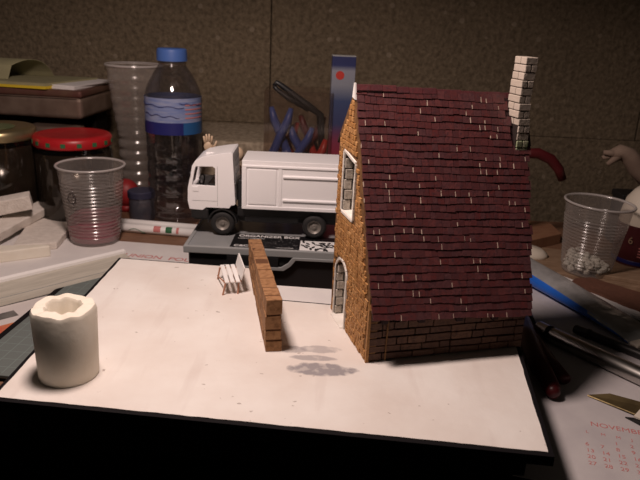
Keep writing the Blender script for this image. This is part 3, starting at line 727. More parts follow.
# local frame: x -6.8 .. 9, y 0 (near side) .. 4.9, z 0 = lid
cprof = [(-6.66, 2.35), (-6.82, 3.1), (-6.78, 4.3), (-6.48, 5.7), (-6.38, 6.25), (-6.1, 6.7), (-5.6, 7.02), (-4.9, 7.22), (-3.9, 7.42), (-2.98, 7.55), (-2.86, 7.45), (-2.62, 2.95), (-2.72, 2.85), (-3.0, 2.8), (-3.15, 2.55), (-5.2, 2.55), (-5.5, 2.3)]
cab = B().prism(cprof, 0, 4.2, 'y').build('cab', 'truck_white', tk)
cut(cab, [B().prism([(-6.4, 4.55), (-4.38, 4.5), (-4.38, 6.1), (-4.6, 6.25), (-6.06, 6.2), (-6.16, 5.9)], -1, 6, 'y'),
          B().prism([(-6.5, 3.0), (-3.2, 3.0), (-3.2, 6.5), (-6.1, 6.4)], .28, 3.92, 'y'),
          B().hexa([(-7.5, .5, 4.2), (-6.0, .5, 4.2), (-6.0, 3.7, 4.2), (-7.5, 3.7, 4.2), (-7.5, .5, 6.0), (-5.8, .5, 6.0), (-5.8, 3.7, 6.0), (-7.5, 3.7, 6.0)])])
bv = cab.modifiers.new('soft_edges', 'BEVEL'); bv.width = .09 * S; bv.segments = 3; bv.limit_method = 'ANGLE'; bv.angle_limit = R(50)
B().box(-5.2, -3.6, .6, 3.6, 3.05, 4.5).box(-3.9, -3.5, .6, 3.6, 4.5, 5.6).build('seat', 'dark_plastic', tk, bevel=.1)
B().tube([(-5.75, 1.2, 3.7), (-5.55, 1.25, 4.7)], .08, 8).tube([(-5.75 + .35 * math.cos(q) * .4, 1.25 + .5 * math.cos(q), 4.8 + .45 * math.sin(q)) for q in [k * math.pi / 8 for k in range(17)]], .06, 6).build('steering_wheel', 'dark_plastic', tk)
B().box(-5.35, -4.3, 1.0, 3.2, 6.95, 7.30).build('roof_hatch', 'truck_white', tk, bevel=.06)
B().box(-4.2, -4.17, -.012, .02, 2.75, 6.3).box(-6.4, -4.2, -.012, .02, 3.15, 3.18).build('door_seam', 'rim_grey', tk)
B().box(-6.35, -5.85, -.05, .02, 4.0, 4.42).build('door_handle', 'truck_white', tk, bevel=.03)
for i in range(6):
    B().box(-2.72 + .02 * i * 0, -2.60 - (i) * .025, .5, 3.7, 3.3 + i * .68, 3.38 + i * .68).build('louvre', 'rim_grey', tk)
B().obox((-6.55, -.18, 5.7), (.10, .25, .12)).build('mirror', 'dark_plastic', tk)
B().box(-6.5, 8.6, .9, 3.3, 1.15, 1.75).box(-2.5, 8.6, .5, 3.8, 1.75, 2.6).build('chassis', 'dark_plastic', tk, bevel=.05)
B().box(-6.55, -5.0, .1, 4.1, 1.5, 2.4).build('bumper', 'dark_plastic', tk, bevel=.1)
B().box(-2.5, -2.12, .8, 3.4, 2.4, 5.0).build('exhaust_stack', 'dark_plastic', tk, bevel=.1)
bd = B().box(-2.05, 8.9, 0, 4.2, 2.6, 6.95).build('cargo_body', 'truck_white', tk, bevel=.04)
B().box(-2.05, 8.9, -.10, .01, 6.35, 6.55).box(-2.05, 8.9, -.10, .01, 2.6, 2.9).box(-2.05, -1.65, -.10, .01, 2.8, 6.35).build('side_frame', 'truck_white', tk, bevel=.04)
B().box(1.15, 1.45, -.06, .01, 2.8, 6.35).build('side_post', 'truck_white', tk, bevel=.03)
B().box(-1.5, .95, -.06, .01, 3.05, 6.2).build('side_hatch', 'truck_white', tk, bevel=.04)
for zz in (3.55, 5.65):
    B().prism([(-.14, zz - .12), (-.14, zz + .02), (.02, zz + .14), (.02, zz - .14)], 1.55, 8.8, 'x').build('side_rib', 'truck_white', tk, bevel=.02)
def wheel(x, y):
    t_ = B().lathe([(.62, -.28), (.80, -.32), (1.0, -.26), (1.08, -.1), (1.08, .1), (1.0, .26), (.80, .32), (.62, .28)], (x, y, 1.08), 32, axis='y').build('tyre', 'rubber', tk, smooth=True)
    B().lathe([(.0, -.16), (.16, -.18), (.2, -.08), (.42, -.02), (.5, -.16), (.62, -.24), (.64, .2), (.0, .2)], (x, y, 1.08), 28, axis='y').build('hub', 'hub', t_, auto=40)
for x in (-3.78, 4.42):
    for y in (.42, 3.7): wheel(x, y)
for x in (-3.78,):
    B().lathe([(1.2, -.35), (1.32, -.35), (1.32, .35), (1.2, .35)], (x, .4, 1.15), 16, axis='y', arc=(0, math.pi)).build('wheel_arch', 'dark_plastic', tk)
B().box(-1.9, 3.0, .55, 1.1, 1.2, 2.2).build('side_tank', 'dark_plastic', tk, bevel=.1)

# ================================================================== wooden mannequin behind the truck
mq = thing('wooden_mannequin', 'pale wooden artist mannequin standing behind the toy truck', 'mannequin', (-8.45, 61.6, 4.15))
B().ball((.1, 0, 5.95), .68, 16, 12, (1, .95, 1.08)).build('head', 'wood_doll', mq, smooth=True)
B().ball((-.2, -.62, 6.0), .09, 8, 6).build('eye', 'ink', mq, smooth=True)
B().tube([(.1, 0, 4.9), (.1, 0, 5.5)], .22, 12).build('neck', 'wood_doll', mq, smooth=True)
B().ball((.1, 0, 4.25), .85, 16, 10, (1.0, .7, 1.0)).build('chest', 'wood_doll', mq, smooth=True)
B().ball((.1, 0, 2.85), .62, 16, 10, (1, .75, .9)).build('pelvis', 'wood_doll', mq, smooth=True)
for s_ in (-1, 1):
    B().tube([(.1 + .35 * s_, 0, 2.7), (.1 + .4 * s_, -.1, 1.4), (.1 + .4 * s_, 0, .15)], [.34, .26, .2], 12).build('leg', 'wood_doll', mq, smooth=True)
    B().ball((.1 + .42 * s_, -.2, .13), .3, 12, 8, (.7, 1.3, .43)).build('foot', 'wood_doll', mq, smooth=True)
B().tube([(-.7, 0, 4.75), (-1.7, 0, 4.6), (-2.6, .1, 6.0)], [.24, .2, .17], 12).build('arm', 'wood_doll', mq, smooth=True)
B().tube([(.9, 0, 4.75), (1.3, 0, 3.6), (1.35, -.1, 2.6)], [.24, .2, .17], 12).build('arm', 'wood_doll', mq, smooth=True)
hb = B().ball((-2.68, .1, 6.55), .55, 14, 10, (.8, .42, 1))
for k, (dx, ln) in enumerate(((-.32, .75), (-.12, .95), (.1, .98), (.32, .8))):
    hb.tube([(-2.68 + dx * .8, .1, 6.8), (-2.68 + dx * 1.15, .06, 6.8 + ln * .6), (-2.68 + dx * 1.25, -.04, 6.8 + ln)], [.14, .12, .08], 8)
hb.tube([(-2.35, .1, 6.35), (-1.98, .02, 6.75), (-1.85, -.02, 7.15)], [.15, .13, .08], 8)
hb.build('hand', 'wood_doll', mq, smooth=True)

# ================================================================== clear tub of clamps, printed carton
tb = thing('clear_tub', 'clear plastic tub full of blue clamps behind the truck', 'tub', (-2.75, 67.6, 0))
tw, td = 3.4, 2.6
tbm = B()
for (x0, x1, y0, y1) in ((-tw, tw, -td, -td + .1), (-tw, tw, td - .1, td), (-tw, -tw + .1, -td + .1, td - .1), (tw - .1, tw, -td + .1, td - .1)): tbm.box(x0, x1, y0, y1, 0, 15.9)
tbm.build('tub_wall', 'tub', tb)
B().box(-tw + .1, tw - .1, -td + .1, td - .1, 0, .15).build('tub_floor', 'tub', tb)
def clamp(x, y, lean, m, tip, label, hgt=12.8, sp=1.2):
    c_ = thing('spring_clamp', label, 'clamp', (x, y, .16), lean, 'clamps in the clear tub')
    for s_ in (-1, 1):
        B().tube([(s_ * .45, 0, .45), (s_ * 1.0, 0, hgt * .52), (s_ * .75, s_ * .2, hgt * .68), (0, s_ * .3, hgt * .82), (-s_ * .7 * sp, s_ * .3, hgt * .93), (-s_ * sp, s_ * .3, hgt + .3)], [.36, .5, .58, .62, .58, .32], 12, .75).build('jaw_arm', m, c_, smooth=True)
        B().tube([(s_ * .92, s_ * .05, hgt * .60), (s_ * .80, s_ * .16, hgt * .66), (s_ * .55, s_ * .22, hgt * .72)], [.56, .62, .56], 12, .8).build('grip_band', tip, c_, smooth=True)
    B().lathe([(.01, -.5), (.34, -.5), (.34, .5), (.01, .5)], (0, 0, hgt * .82), 14, axis='y').build('pivot', 'dark_metal', c_)
clamp(-4.55, 66.5, R(4), 'blue_plastic', 'blue_plastic', 'blue clamp at the near left corner inside the clear tub', 13.6, 1.0)
clamp(-2.45, 66.3, R(-8), 'blue_plastic', 'red_plastic', 'blue clamp with red bands in the middle of the clear tub', 11.8, 1.2)
clamp(-.75, 66.5, R(10), 'red_plastic', 'blue_plastic', 'short red clamp by the printed carton inside the clear tub', 10.6, .8)
clamp(-1.4, 68.6, R(8), 'dark_red', 'red_plastic', 'red clamp at the back of the clear tub', 12.6, 1.2)
clamp(-4.1, 68.6, R(-8), 'red_plastic', 'blue_plastic', 'red clamp standing in the rear corner of the clear tub', 11.9, 1.2)
bt = thing('black_pliers', 'black looped handle tool slanting out of the clear tub', 'pliers', (0.2, 68.9, 2.0))
pa = [(-5.6, -1.5, 14.1), (-5.35, -1.5, 14.45), (-4.9, -1.5, 14.2), (-2.0, -1.45, 12.2), (-.8, -1.3, 11.4), (-.3, -1.2, 6.0), (-.2, -1.2, -1.8)]
B().tube(pa, [.28, .32, .34, .5, .5, .36, .25], 10, .8).build('handle', 'dark_plastic', bt, smooth=True)
B().tube([(-5.6, -1.5, 14.1), (-5.3, -1.5, 13.75), (-4.2, -1.5, 13.0), (-2.0, -1.45, 11.9)], [.28, .28, .36, .4], 10, .8).build('handle', 'dark_plastic', bt, smooth=True)
ct = thing('tall_carton', 'tall slim navy white and red printed carton against the wall', 'box', (1.5, 66.2, 0), R(3))
B().box(-1.15, 1.15, -.9, .9, 0, 19.4).build('carton_body', 'carton', ct, bevel=.05)
B().lathe([(.01, 0), (.42, 0), (.42, .02), (.01, .02)], (-.35, -.915, 17.6), 20, axis='y').build('red_spot', 'red_plastic', ct)
B().box(-1.15, 1.15, -.9, .9, 19.4, 19.45).build('top_flap', 'rim_grey', ct)

# ================================================================== cups, bottle, jars
def ribbed_cup(name, label, loc, rt, rbm, h, ribs=(0.08, 0.82), nr=16, tilt=(0, 0), group=None):
    c_ = thing(name, label, 'cup', loc, 0, group); c_.rotation_euler = (tilt[0], tilt[1], 0)
    prof = [(.01, .25), (rbm - .5, .22), (rbm - .3, .04), (rbm - .06, .0), (rbm, .1)]
    n = 120
    for i in range(1, n + 1):
        t = i / n; r = rbm + (rt - rbm) * t
        if ribs[0] < t < ribs[1]: r += .075 * math.sin(2 * math.pi * nr * (t - ribs[0]) / (ribs[1] - ribs[0]))
        prof.append((r, .1 + (h - .2) * t))
    B().lathe(prof, (0, 0, 0), 56).build('cup_wall', 'cup', c_, smooth=True)
    B().lathe([(rt, h - .16), (rt + .14, h - .14), (rt + .2, h - .02), (rt + .12, h + .06), (rt - .02, h + .05), (rt - .05, h - .08)], (0, 0, 0), 56).build('rolled_rim', 'cup_rim', c_, smooth=True)
    return c_
cl = ribbed_cup('plastic_cup', 'clear ribbed plastic cup with dried pink paint at the bottom', (-23.2, 63.3, 0.08), 3.20, 2.42, 7.95, group='ribbed plastic cups')
B().lathe([(.01, .32), (2.38, .32)] + [(2.40 + .012 * k + .04 * math.sin(k * 1.4), .3 + .11 * k) for k in range(1, 22)], n=48, wob=lambda a, j, r, h: (r, h + (.5 * math.sin(a + 1) + .25 * math.sin(3 * a)) * max(0, (j - 10) / 12))).build('dried_paint', 'pink_film', cl, smooth=True)
b = B()
for k in range(1):
    ring = [(-.95 + .42 * math.cos(q), 5.15 + .5 * math.sin(q) + (.12 if 1 < q < 2.2 else 0)) for q in [i * 2 * math.pi / 14 for i in range(15)]]
    def on(p, r=3.10):
        rr = r; x = p[0]; return (x, -math.sqrt(rr * rr - x * x), p[1])
    b.tube([on(p, 3.14) for p in ring], .05, 6)
    b.tube([on((-1.15, 5.3)), on((-.95, 5.1)), on((-.72, 5.35))], .03, 6); b.tube([on((-.9, 4.66)), on((-.75, 4.45))], .03, 6)
b.build('drawn_mark', 'ink', cl)
cr = ribbed_cup('plastic_cup', 'clear ribbed plastic cup holding white plaster crumbs', (26.15, 59.9, 0.5), 3.08, 2.25, 7.0, tilt=(0, R(2)), group='ribbed plastic cups')
b = B()
for i in range(220):
    a = random.uniform(0, 6.28); rr = 2.05 * math.sqrt(random.random()); zz = random.uniform(.35, 1.35 + .5 * math.cos(a - 2.8) * rr / 2)
    b.ball((rr * math.cos(a), rr * math.sin(a), zz), random.uniform(.16, .42), 6, 4, (1, random.uniform(.6, 1), random.uniform(.5, 1)), .22)
b.build('plaster_crumbs', 'crumb', cr)['kind'] = 'stuff'
tc_ = thing('tall_cup', 'tall clear tumbler with a ringed foot beside the water bottle', 'cup', (-22.95, 79, 0))
prof = [(.01, .2), (1.9, .2), (2.05, .0), (2.1, .3)]
for i in range(1, 61):
    t = i / 60; prof.append((1.98 + .28 * abs(math.sin(math.pi * 6.5 * t)) ** .7, .3 + t * 8.3))
for i in range(1, 81):
    t = i / 80; prof.append((2.2 + 1.0 * t ** .8 + .03 * math.sin(40 * t), 8.6 + 7.9 * t))
B().lathe(prof, n=48).build('cup_wall', 'cup', tc_, smooth=True)
B().lathe([(3.2, 16.4), (3.36, 16.45), (3.40, 16.6), (3.28, 16.7), (3.18, 16.6)], n=48).build('rolled_rim', 'cup_rim', tc_, smooth=True)
# water bottle
wbt = thing('water_bottle', 'clear plastic water bottle with blue cap and blue label', 'bottle', (-16.75, 71.9, 0), R(-6))
pb = [(.01, .5), (1.5, .3), (2.3, .0), (2.75, .15), (3.0, .6)]
for i in range(1, 40):
    t = i / 39; zz = .6 + 7.4 * t; pb.append((3.03 - .13 * abs(math.sin(math.pi * 4.0 * t)) ** 6, zz))
pb += [(3.02, 8.1), (3.03, 14.0), (2.98, 14.35), (2.80, 15.0), (2.42, 15.8), (1.95, 16.6), (1.55, 17.15), (1.40, 17.45), (1.5, 17.5), (1.5, 17.65), (1.28, 17.7), (1.28, 18.6)]
B().lathe(pb, n=56).build('bottle_wall', 'pet', wbt, smooth=True)
B().lathe([(.01, 19.05), (1.42, 19.05), (1.55, 18.95), (1.6, 18.7), (1.62, 17.78), (1.5, 17.75)], n=56).build('cap', 'cap_blue', wbt, auto=40)
lb = B().lathe([(3.07, 11.5), (3.08, 14.1)], n=64).build('label_wrap', 'label_pale', wbt, smooth=True)
B().lathe([(3.09, 10.25), (3.09, 11.55)], n=40, arc=(R(-210), R(-52))).build('navy_band', 'label_navy', lb, smooth=True)
B().lathe([(3.09, 10.25), (3.09, 11.55)], n=30, arc=(R(-52), R(150))).build('cyan_band', 'label_cyan', lb, smooth=True)
b = B()
for k in range(4):
    b.lathe([(3.115, 12.0 + k * .45), (3.115, 12.12 + k * .45)], n=12, arc=(R(-48), R(0)))
b.build('small_print', 'print_red', lb)
b = B()
for k, (z_, a0, a1, am) in enumerate(((12.4, -140, -60, .10), (13.4, -160, -50, .08), (13.6, -60, -10, .06))):
    pts = [(3.12 * math.cos(R(a0 + (a1 - a0) * i / 20)), 3.12 * math.sin(R(a0 + (a1 - a0) * i / 20)), z_ + am * math.sin(i * .9 + k) - .012 * i) for i in range(21)]
    b.tube(pts, .03, 6)
b.build('wave_print', 'label_navy', lb)
# jars
def jar(loc, r, h, lidm, label, spots=None):
    j = thing('glass_jar', label, 'jar', loc, 0, 'jars on the workbench')
    B().lathe([(.01, .15), (r - .3, .1), (r - .06, .5), (r - .08, h - 2.0), (.01, h - 1.8)], n=48).build('contents', 'jar_dark', j, smooth=True)
    B().lathe([(.01, .02), (r - .4, .0), (r - .05, .3), (r, .7), (r, h - 2.2), (r - .15, h - 1.6), (r - .3, h - .5)], n=48).build('jar_wall', 'jar_glass', j, smooth=True)
    ld = B().lathe([(r - .32, h - 1.25), (r - .05, h - 1.25), (r + .05, h - 1.1), (r + .02, h - .3), (r - .2, h - .08), (r - .7, h), (r - .9, h - .06), (.01, h - .04)], n=56).build('lid', lidm, j, smooth=True)
    if spots:
        for k in range(16):
            a = 2 * math.pi * (k + .3) / 16
            B().obox(((r + .05) * math.cos(a), (r + .05) * math.sin(a), h - .72), (.06, .48, .42), (0, 0, a)).build('green_square', 'green', ld)
    return j
jar((-27.6, 70.6, 0), 4.1, 9.75, 'red_lid', 'dark glass jar with a red lid dotted with green squares', True)
jg = jar((-35.6, 69.4, 0), 4.2, 10.35, 'gold', 'dark glass jar with a shiny gold lid')
B().lathe([(.01, 0), (2.2, 0), (2.2, .03), (.01, .03)], (0.2, -.6, 10.33), 24).build('lid_sticker', 'sticker', jg)
jar((-32.2, 78.0, 0), 3.0, 9.4, 'tin', 'dark glass jar with dull lid hidden behind the gold and red ones')
# small pot and red ball between cup and bottle
sp = thing('small_pot', 'small misty plastic pot with a dark blue lid', 'pot', (-20.45, 70.9, 0))
B().lathe([(.01, .05), (1.3, .0), (1.38, .1), (1.38, 2.9)], n=40).build('pot_wall', 'mist', sp, smooth=True)
B().lathe([(1.42, 2.75), (1.5, 2.8), (1.5, 3.45), (1.4, 3.55), (.01, 3.55)], n=40).build('lid', 'navy_lid', sp, auto=40)
rl = thing('red_pawn', 'round red plastic pawn behind the plastic cup', 'pawn', (-23.3, 74.6, 0))
B().ball((0, 0, 2.1), 1.55, 20, 14, (1, .9, 1.1)).build('pawn_head', 'knob_red', rl, smooth=True)
B().lathe([(.01, 0), (1.0, 0), (1.0, .5), (.7, .8), (.01, .8)], n=24).build('pawn_foot', 'knob_red', rl, smooth=True)

# ================================================================== tin, pad and papers on the left
sb = thing('support_carton', 'dark cardboard carton carrying the tin behind the jars', 'box', (-41, 84, 0))
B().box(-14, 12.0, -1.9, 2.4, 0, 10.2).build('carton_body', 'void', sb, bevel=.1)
B().box(-14, 12.0, -.05, .05, 10.2, 10.25).build('tape', 'pale_wood', sb)
tn = thing('flat_tin', 'flat scuffed metal tin holding papers above the jars', 'tin', (-28.6, 76.0, 10.26), R(-3))
B().box(-22, .2, 0, 10.2, 0, 2.55).build('tin_body', 'tin', tn, bevel=.5, seg=4)
B().box(-22.1, .3, -.1, 10.3, 2.45, 3.35).build('tin_lid', 'tin_red', tn, bevel=.35, seg=4)
B().box(-21.6, -.3, -.14, -.08, 2.42, 2.5).build('lid_seam', 'tin', tn)
pd = thing('note_pad', 'olive note pad with yellow edge lying open on the tin', 'notepad', (-36.6, 80.2, 13.63), R(-4))
B().prism([(-8, -3.6), (4.6, -4.1), (6.8, 5.3), (-8, 5.0)], 0, .30).build('yellow_sheets', 'yellow', pd)
B().prism([(-8, -3.4), (4.4, -3.9), (6.8, 5.3), (-8, 5.0)], .30, .62).build('olive_sheets', 'olive', pd)
b = B(); n = 14                                             # the turned-back page, curling up
for i in range(n + 1):
    t = i / n; q = t * 2.6
    y = 3.8 - 5.8 * t; zz = .66 + 2.2 * math.sin(min(math.pi, q)) ** .8 * (1 if t < 1 else 0)
    xr = 1.8 - 2.8 * t * t
    b.v += [(-9, y, zz), (xr, y, zz), (-9, y, zz + .04), (xr, y, zz + .04)]
for i in range(n):
    k = 4 * i; b.f += [(k, k + 1, k + 5, k + 4), (k + 2, k + 6, k + 7, k + 3), (k + 1, k + 3, k + 7, k + 5), (k, k + 4, k + 6, k + 2)]
b.build('curled_page', 'olive', pd, smooth=False)
for i, (dx, dy, a, lb_) in enumerate(((0, 0, -38, 'white paper slip under the note pad on the tin'), (.7, .4, -30, 'folded white paper slip at the tin corner'))):
    p_ = B().prism([(-3.0, -3.1), (.7, -3.4), (1.0, 5.2), (-1.6, 5.5)], 0, .28 - .14 * i).build('paper_slip', 'paper', loc=(-29.5 + .3 * dx, 79.7 + .4 * dy, 13.63 + .29 * i))
    p_.rotation_euler = (0, 0, R(-6 - 5 * i)); tag(p_, lb_, 'paper', 'papers on the tin')

# ================================================================== plaster offcuts
def offcut(pts, z, h, label, tilt=(0, 0), group='plaster offcuts', m='block', bev=.12):
    cx = sum(p[0] for p in pts) / len(pts); cy = sum(p[1] for p in pts) / len(pts)
    b = B().prism(fine(pts, 1.0, .06), z, z + h)
    o = b.build('plaster_block', m, origin=(cx, cy, z), bevel=bev)
    o.rotation_euler = (R(tilt[0]), R(tilt[1]), 0)
    return tag(o, label, 'plaster block', group)
offcut([(-29.6, 58.6), (-25.9, 60.0), (-26.4, 65.6), (-29.4, 68.6), (-31.6, 67.0)], 0.05, .75, 'flat brick-ribbed plaster slab beside the pink-stained cup')
o_ = offcut([(-33.1, 57.8), (-30.9, 57.8), (-30.9, 69.2), (-33.1, 69.2)], .85, 1.0, 'long ribbed plaster slab lying next to the flat one'); o_.rotation_euler = (R(3), R(8), R(-10))
offcut([(-37.5, 59.8), (-34.0, 60.4), (-33.9, 66.0), (-37.6, 66.4)], 0.05, .8, 'low plaster piece under the slanting white bar')
offcut([(-37.5, 68.2), (-32.4, 68.0), (-32.2, 70.6), (-37.4, 71.0)], .05, 1.9, 'small plaster piece lying behind the ribbed slabs')
def bar(c, size, rot, label):
    o = B().obox((0, 0, 0), size).build('plaster_bar', 'block', loc=c, bevel=.1); o.rotation_euler = [R(q) for q in rot]
    return tag(o, label, 'plaster bar', 'plaster offcuts')
bar((-34.0, 63.2, 2.95), (8.4, 1.7, 1.5), (4, -9, 22), 'square white plaster bar slanting up over the offcuts')
bar((-36.3, 63.3, 6.25), (4.4, 1.5, 1.4), (0, -9, 22), 'short white plaster bar poking in above at the picture edge')
offcut([(-41.5, 58), (-37.9, 58), (-37.6, 64.2), (-41.5, 64.2)], .05, 5.3, 'big plaster lump propping up the slanting bars')
o_ = offcut([(-37.5, 56.0), (-30.0, 55.4), (-25.7, 58.0), (-25.9, 58.5), (-30.2, 57.6), (-37.5, 57.7)], .05, 1.1, 'long rough pale strip with a ragged edge by the metal profile', m='cast')
offcut([(-36.4, 60.4), (-33.2, 62.2), (-33.3, 62.6), (-36.4, 62.0)], .9, .4, 'thin plaster sliver between the bar and slabs')

# ================================================================== metal profile, mat, magazines, papers
pf = thing('metal_profile', 'long dull metal profile with a bright upper edge beside the board', 'metal profile', (-18.9, 57.4, .26), R(46))
p2 = B()
prof = [(-.1, .95), (.22, 1.05), (.42, .98), (.50, .80), (2.9, .34), (3.25, .30), (3.35, .0), (-.1, .0)]
p2.prism([(-y, z) for y, z in prof], -30, .3, 'x').build('profile_body', 'alu', pf)
B().prism([(-.12, 1.0), (-.24, 1.14), (-.55, 1.02), (-.58, .80), (-.3, .84)], -30, .35, 'x').build('upper_lip', 'white_paint', pf)
B().box(-30, .2, -2.72, -2.66, .30, .40).build('groove', 'rim_grey', pf)
cm = thing('cutting_mat', 'grey-green gridded cutting mat under the diorama board edge', 'cutting mat', (-19.2, 45, 0), R(-5))
B().box(-2.6, 3.2, -9, 11.5, .24, .49).build('mat_sheet', 'mat_green', cm, bevel=.05)
for k in range(-8, 12):
    B().box(-2.4, 3.0, k - .02, k + .02, .49, .494).build('grid_line', 'mat_line', cm)
for k in (-2, -1, 0, 1, 2):
    B().box(k - .02, k + .02, -8.8, 11.3, .49, .495).build('grid_line', 'mat_line', cm)
B().box(-3.05, -2.6, -9, 11.5, .24, .495).build('mat_border', 'black', cm)
mg = thing('magazine', 'pale glossy magazine with dark and red print at the far side', 'magazine', (-26.3, 43.4, 0), R(44))
B().box(-14, 8.4, -4.0, 3.6, 0, .22).build('pages', 'mag_pale', mg)
B().box(-14, 8.3, 1.1, 3.5, .22, .235).build('dark_strip', 'mag_dark', mg)
B().box(.6, 2.7, 2.2, 2.7, .235, .245).build('red_strip', 'mag_red', mg)
B().box(-6.6, .3, 2.4, 2.65, .235, .245).box(-6.6, .5, 1.75, 2.0, .235, .245).build('white_strip', 'print_white', mg)
for x in (4.0, 6.4):
    B().lathe([(.42, 0), (.62, 0), (.62, .02), (.42, .02)], (x, 2.0, .235), 20).build('ring_print', 'rim_grey', mg)
B().box(-9, 3.6, -1.2, -.1, .22, .235).build('dark_panel', 'mag_dark', mg)
B().box(-12, 4.0, -3.9, -2.2, .22, .235).build('red_panel', 'mag_red', mg)
pp = thing('leaflet', 'white leaflet with red capital lettering behind the board', 'paper', (-17, 60, 0), R(-5))
B().box(-6.5, 5.0, -6, 3.0, .0, .04).build('paper_sheet', 'paper', pp)
text('UNION  POUR', 1.15, (-2.05, -1.05, .045), (0, 0, R(-1.5)), 'print_red', pp, bold=.01)
dsh = sheet('drawing_sheet', [(-46, 49), (-29.5, 50), (-20.6, 59.4), (-22.2, 65.5), (-44, 68)], .045, 'paper', .03); tag(dsh, 'white sheet spread under the plaster offcuts and pink-stained cup', 'paper')
pl = B().prism([(-3.2, 43.75), (1.3, 43.3), (1.3, 46.6), (-3.9, 46.9)], .0, 2.95).build('paper_pad', 'paper', origin=(-1, 45, 0)); tag(pl, 'thick white paper pad between the brick wall and the cottage', 'paper')
for i, (y, m_, lb_) in enumerate(((66.2, 'a', 'white printed drinking straw lying nearest the leaflet'), (67.9, 'b', 'white plain straw lying just behind the printed one'))):
    s_ = thing('paper_straw', lb_, 'straw', (-18.5, y, .5), R(-6), 'straws on the bench')
    B().tube([(-5.5, 0, 0), (5.2, 0, 0)], .47 if i == 0 else .42, 16).build('straw_tube', 'white_paint', s_, smooth=True)
    if i == 0:
        for (x, mm_, w_) in ((1.1, 'print_red', .55), (2.4, 'green', .5), (3.35, 'print_red', .2)):
            B().lathe([(.475, x - w_ * .7), (.485, x), (.475, x + w_ * .7)], n=8, axis='x', arc=(R(100), R(190))).build('straw_print', mm_, s_)
        B().tube([(-2.0 + .12 * k, -.46, -.1 + .2 * math.sin(k * .3)) for k in range(16)], .04, 5).build('line_print', 'green', s_)

# ================================================================== right side of the bench
sc1 = sheet('scrap_board', [(20.3, 60.2), (24, 66.5), (36, 62.5), (36, 54), (29, 56.5)], 0, 'pale_wood', .5, bevel=.05); tag(sc1, 'pale scrap wood board under the right cup', 'board')
sc2 = B().prism([(19, 64), (27, 69.5), (27, 74), (17, 74)], 0, 1.2).build('scrap_board', 'red_wood', origin=(22, 69, 0), bevel=.08); tag(sc2, 'reddish scrap wood board lying behind the house end', 'board')
sc3 = B().prism([(26.5, 58.1), (36, 54.5), (36, 58), (30, 61.0)], .5, .9).build('scrap_board', 'pale_wood', origin=(32, 58, .5), bevel=.05); tag(sc3, 'thin pale strip of wood behind the sandpaper', 'board')
ws = sheet('white_sheet', [(21.4, 56.6), (22.8, 57.9), (25, 55), (29.5, 50), (29.8, 46.4), (27.2, 47.8), (24.7, 51.7)], .52, 'paper', .25); tag(ws, 'white card sheet under the brown sandpaper', 'card')
ww = sheet('wood_slat', [(22.6, 54.8), (24.8, 55.6), (34, 47.4), (31.0, 45.2)], 0.07, 'pale_wood', .48, bevel=.05); tag(ww, 'pale wooden slat between the foil tube and the white card', 'slat')
sd = B().prism(fine([(23.0, 55.4), (24.0, 56.6), (25.6, 57.0), (29.0, 53.7), (31.5, 51), (30.2, 47.6), (27.2, 49.6), (25.0, 52.8)], .6, .08), .78, .95).build('sandpaper', 'sandpaper', origin=(28, 54, .78)); tag(sd, 'dark brown sandpaper piece on the white card', 'sandpaper')
oc = B().lathe([(.01, 0), (1.5, .0), (1.72, .12), (1.65, .45), (1.1, .8), (.01, .95)], n=36).build('oval_cap', 'cream', loc=(21.9, 63.7, .5), smooth=True); oc.scale = (1, .72, 1); oc.rotation_euler = (R(8), R(4), R(-20)); tag(oc, 'pale oval plastic cap beside the roof edge', 'cap')
# foil tube
ft = thing('foil_tube', 'flattened silver foil tube with a blue side strip', 'tube', (22.0, 53.4, .1), R(-62.5))
b = B(); n = 22; ns = 14
for i in range(ns):
    t = i / (ns - 1); x = -8.5 + 17 * t; hh = 1.35 * (1 - t) ** .7 + .09; wd = 1.35 + .45 * t
    for j in range(n):
        a = 2 * math.pi * j / n
        b.v.append((x, wd * math.cos(a) + .04 * random.uniform(-1, 1), .85 * hh + hh * .85 * math.sin(a) * (1 + .05 * random.uniform(-1, 1))))
for i in range(ns - 1):
    for j in range(n): b.f.append((i * n + j, i * n + (j + 1) % n, (i + 1) * n + (j + 1) % n, (i + 1) * n + j))
b.f.append(tuple(range(n))); b.f.append(tuple((ns - 1) * n + j for j in reversed(range(n))))
fo = b.build('tube_body', 'foil', ft, smooth=True)
b2 = B(); seg = 7
for i in range(ns):
    t = i / (ns - 1); x = -8.5 + 16.6 * t; hh = 1.35 * (1 - t) ** .7 + .09; wd = 1.35 + .45 * t
    for j in range(seg):
        a = math.pi * (.86 + .58 * j / (seg - 1)) - .12
        b2.v.append((x, (wd + .04) * math.cos(a), .85 * hh + (hh * .85 + .04) * math.sin(a)))
for i in range(ns - 1):
    for j in range(seg - 1): b2.f.append((i * seg + j, i * seg + j + 1, (i + 1) * seg + j + 1, (i + 1) * seg + j))
b2.build('blue_strip', 'tube_blue', ft, smooth=True)
B().box(8.3, 9.1, -1.85, 1.85, .02, .3).build('crimp', 'cream', ft, bevel=.08)
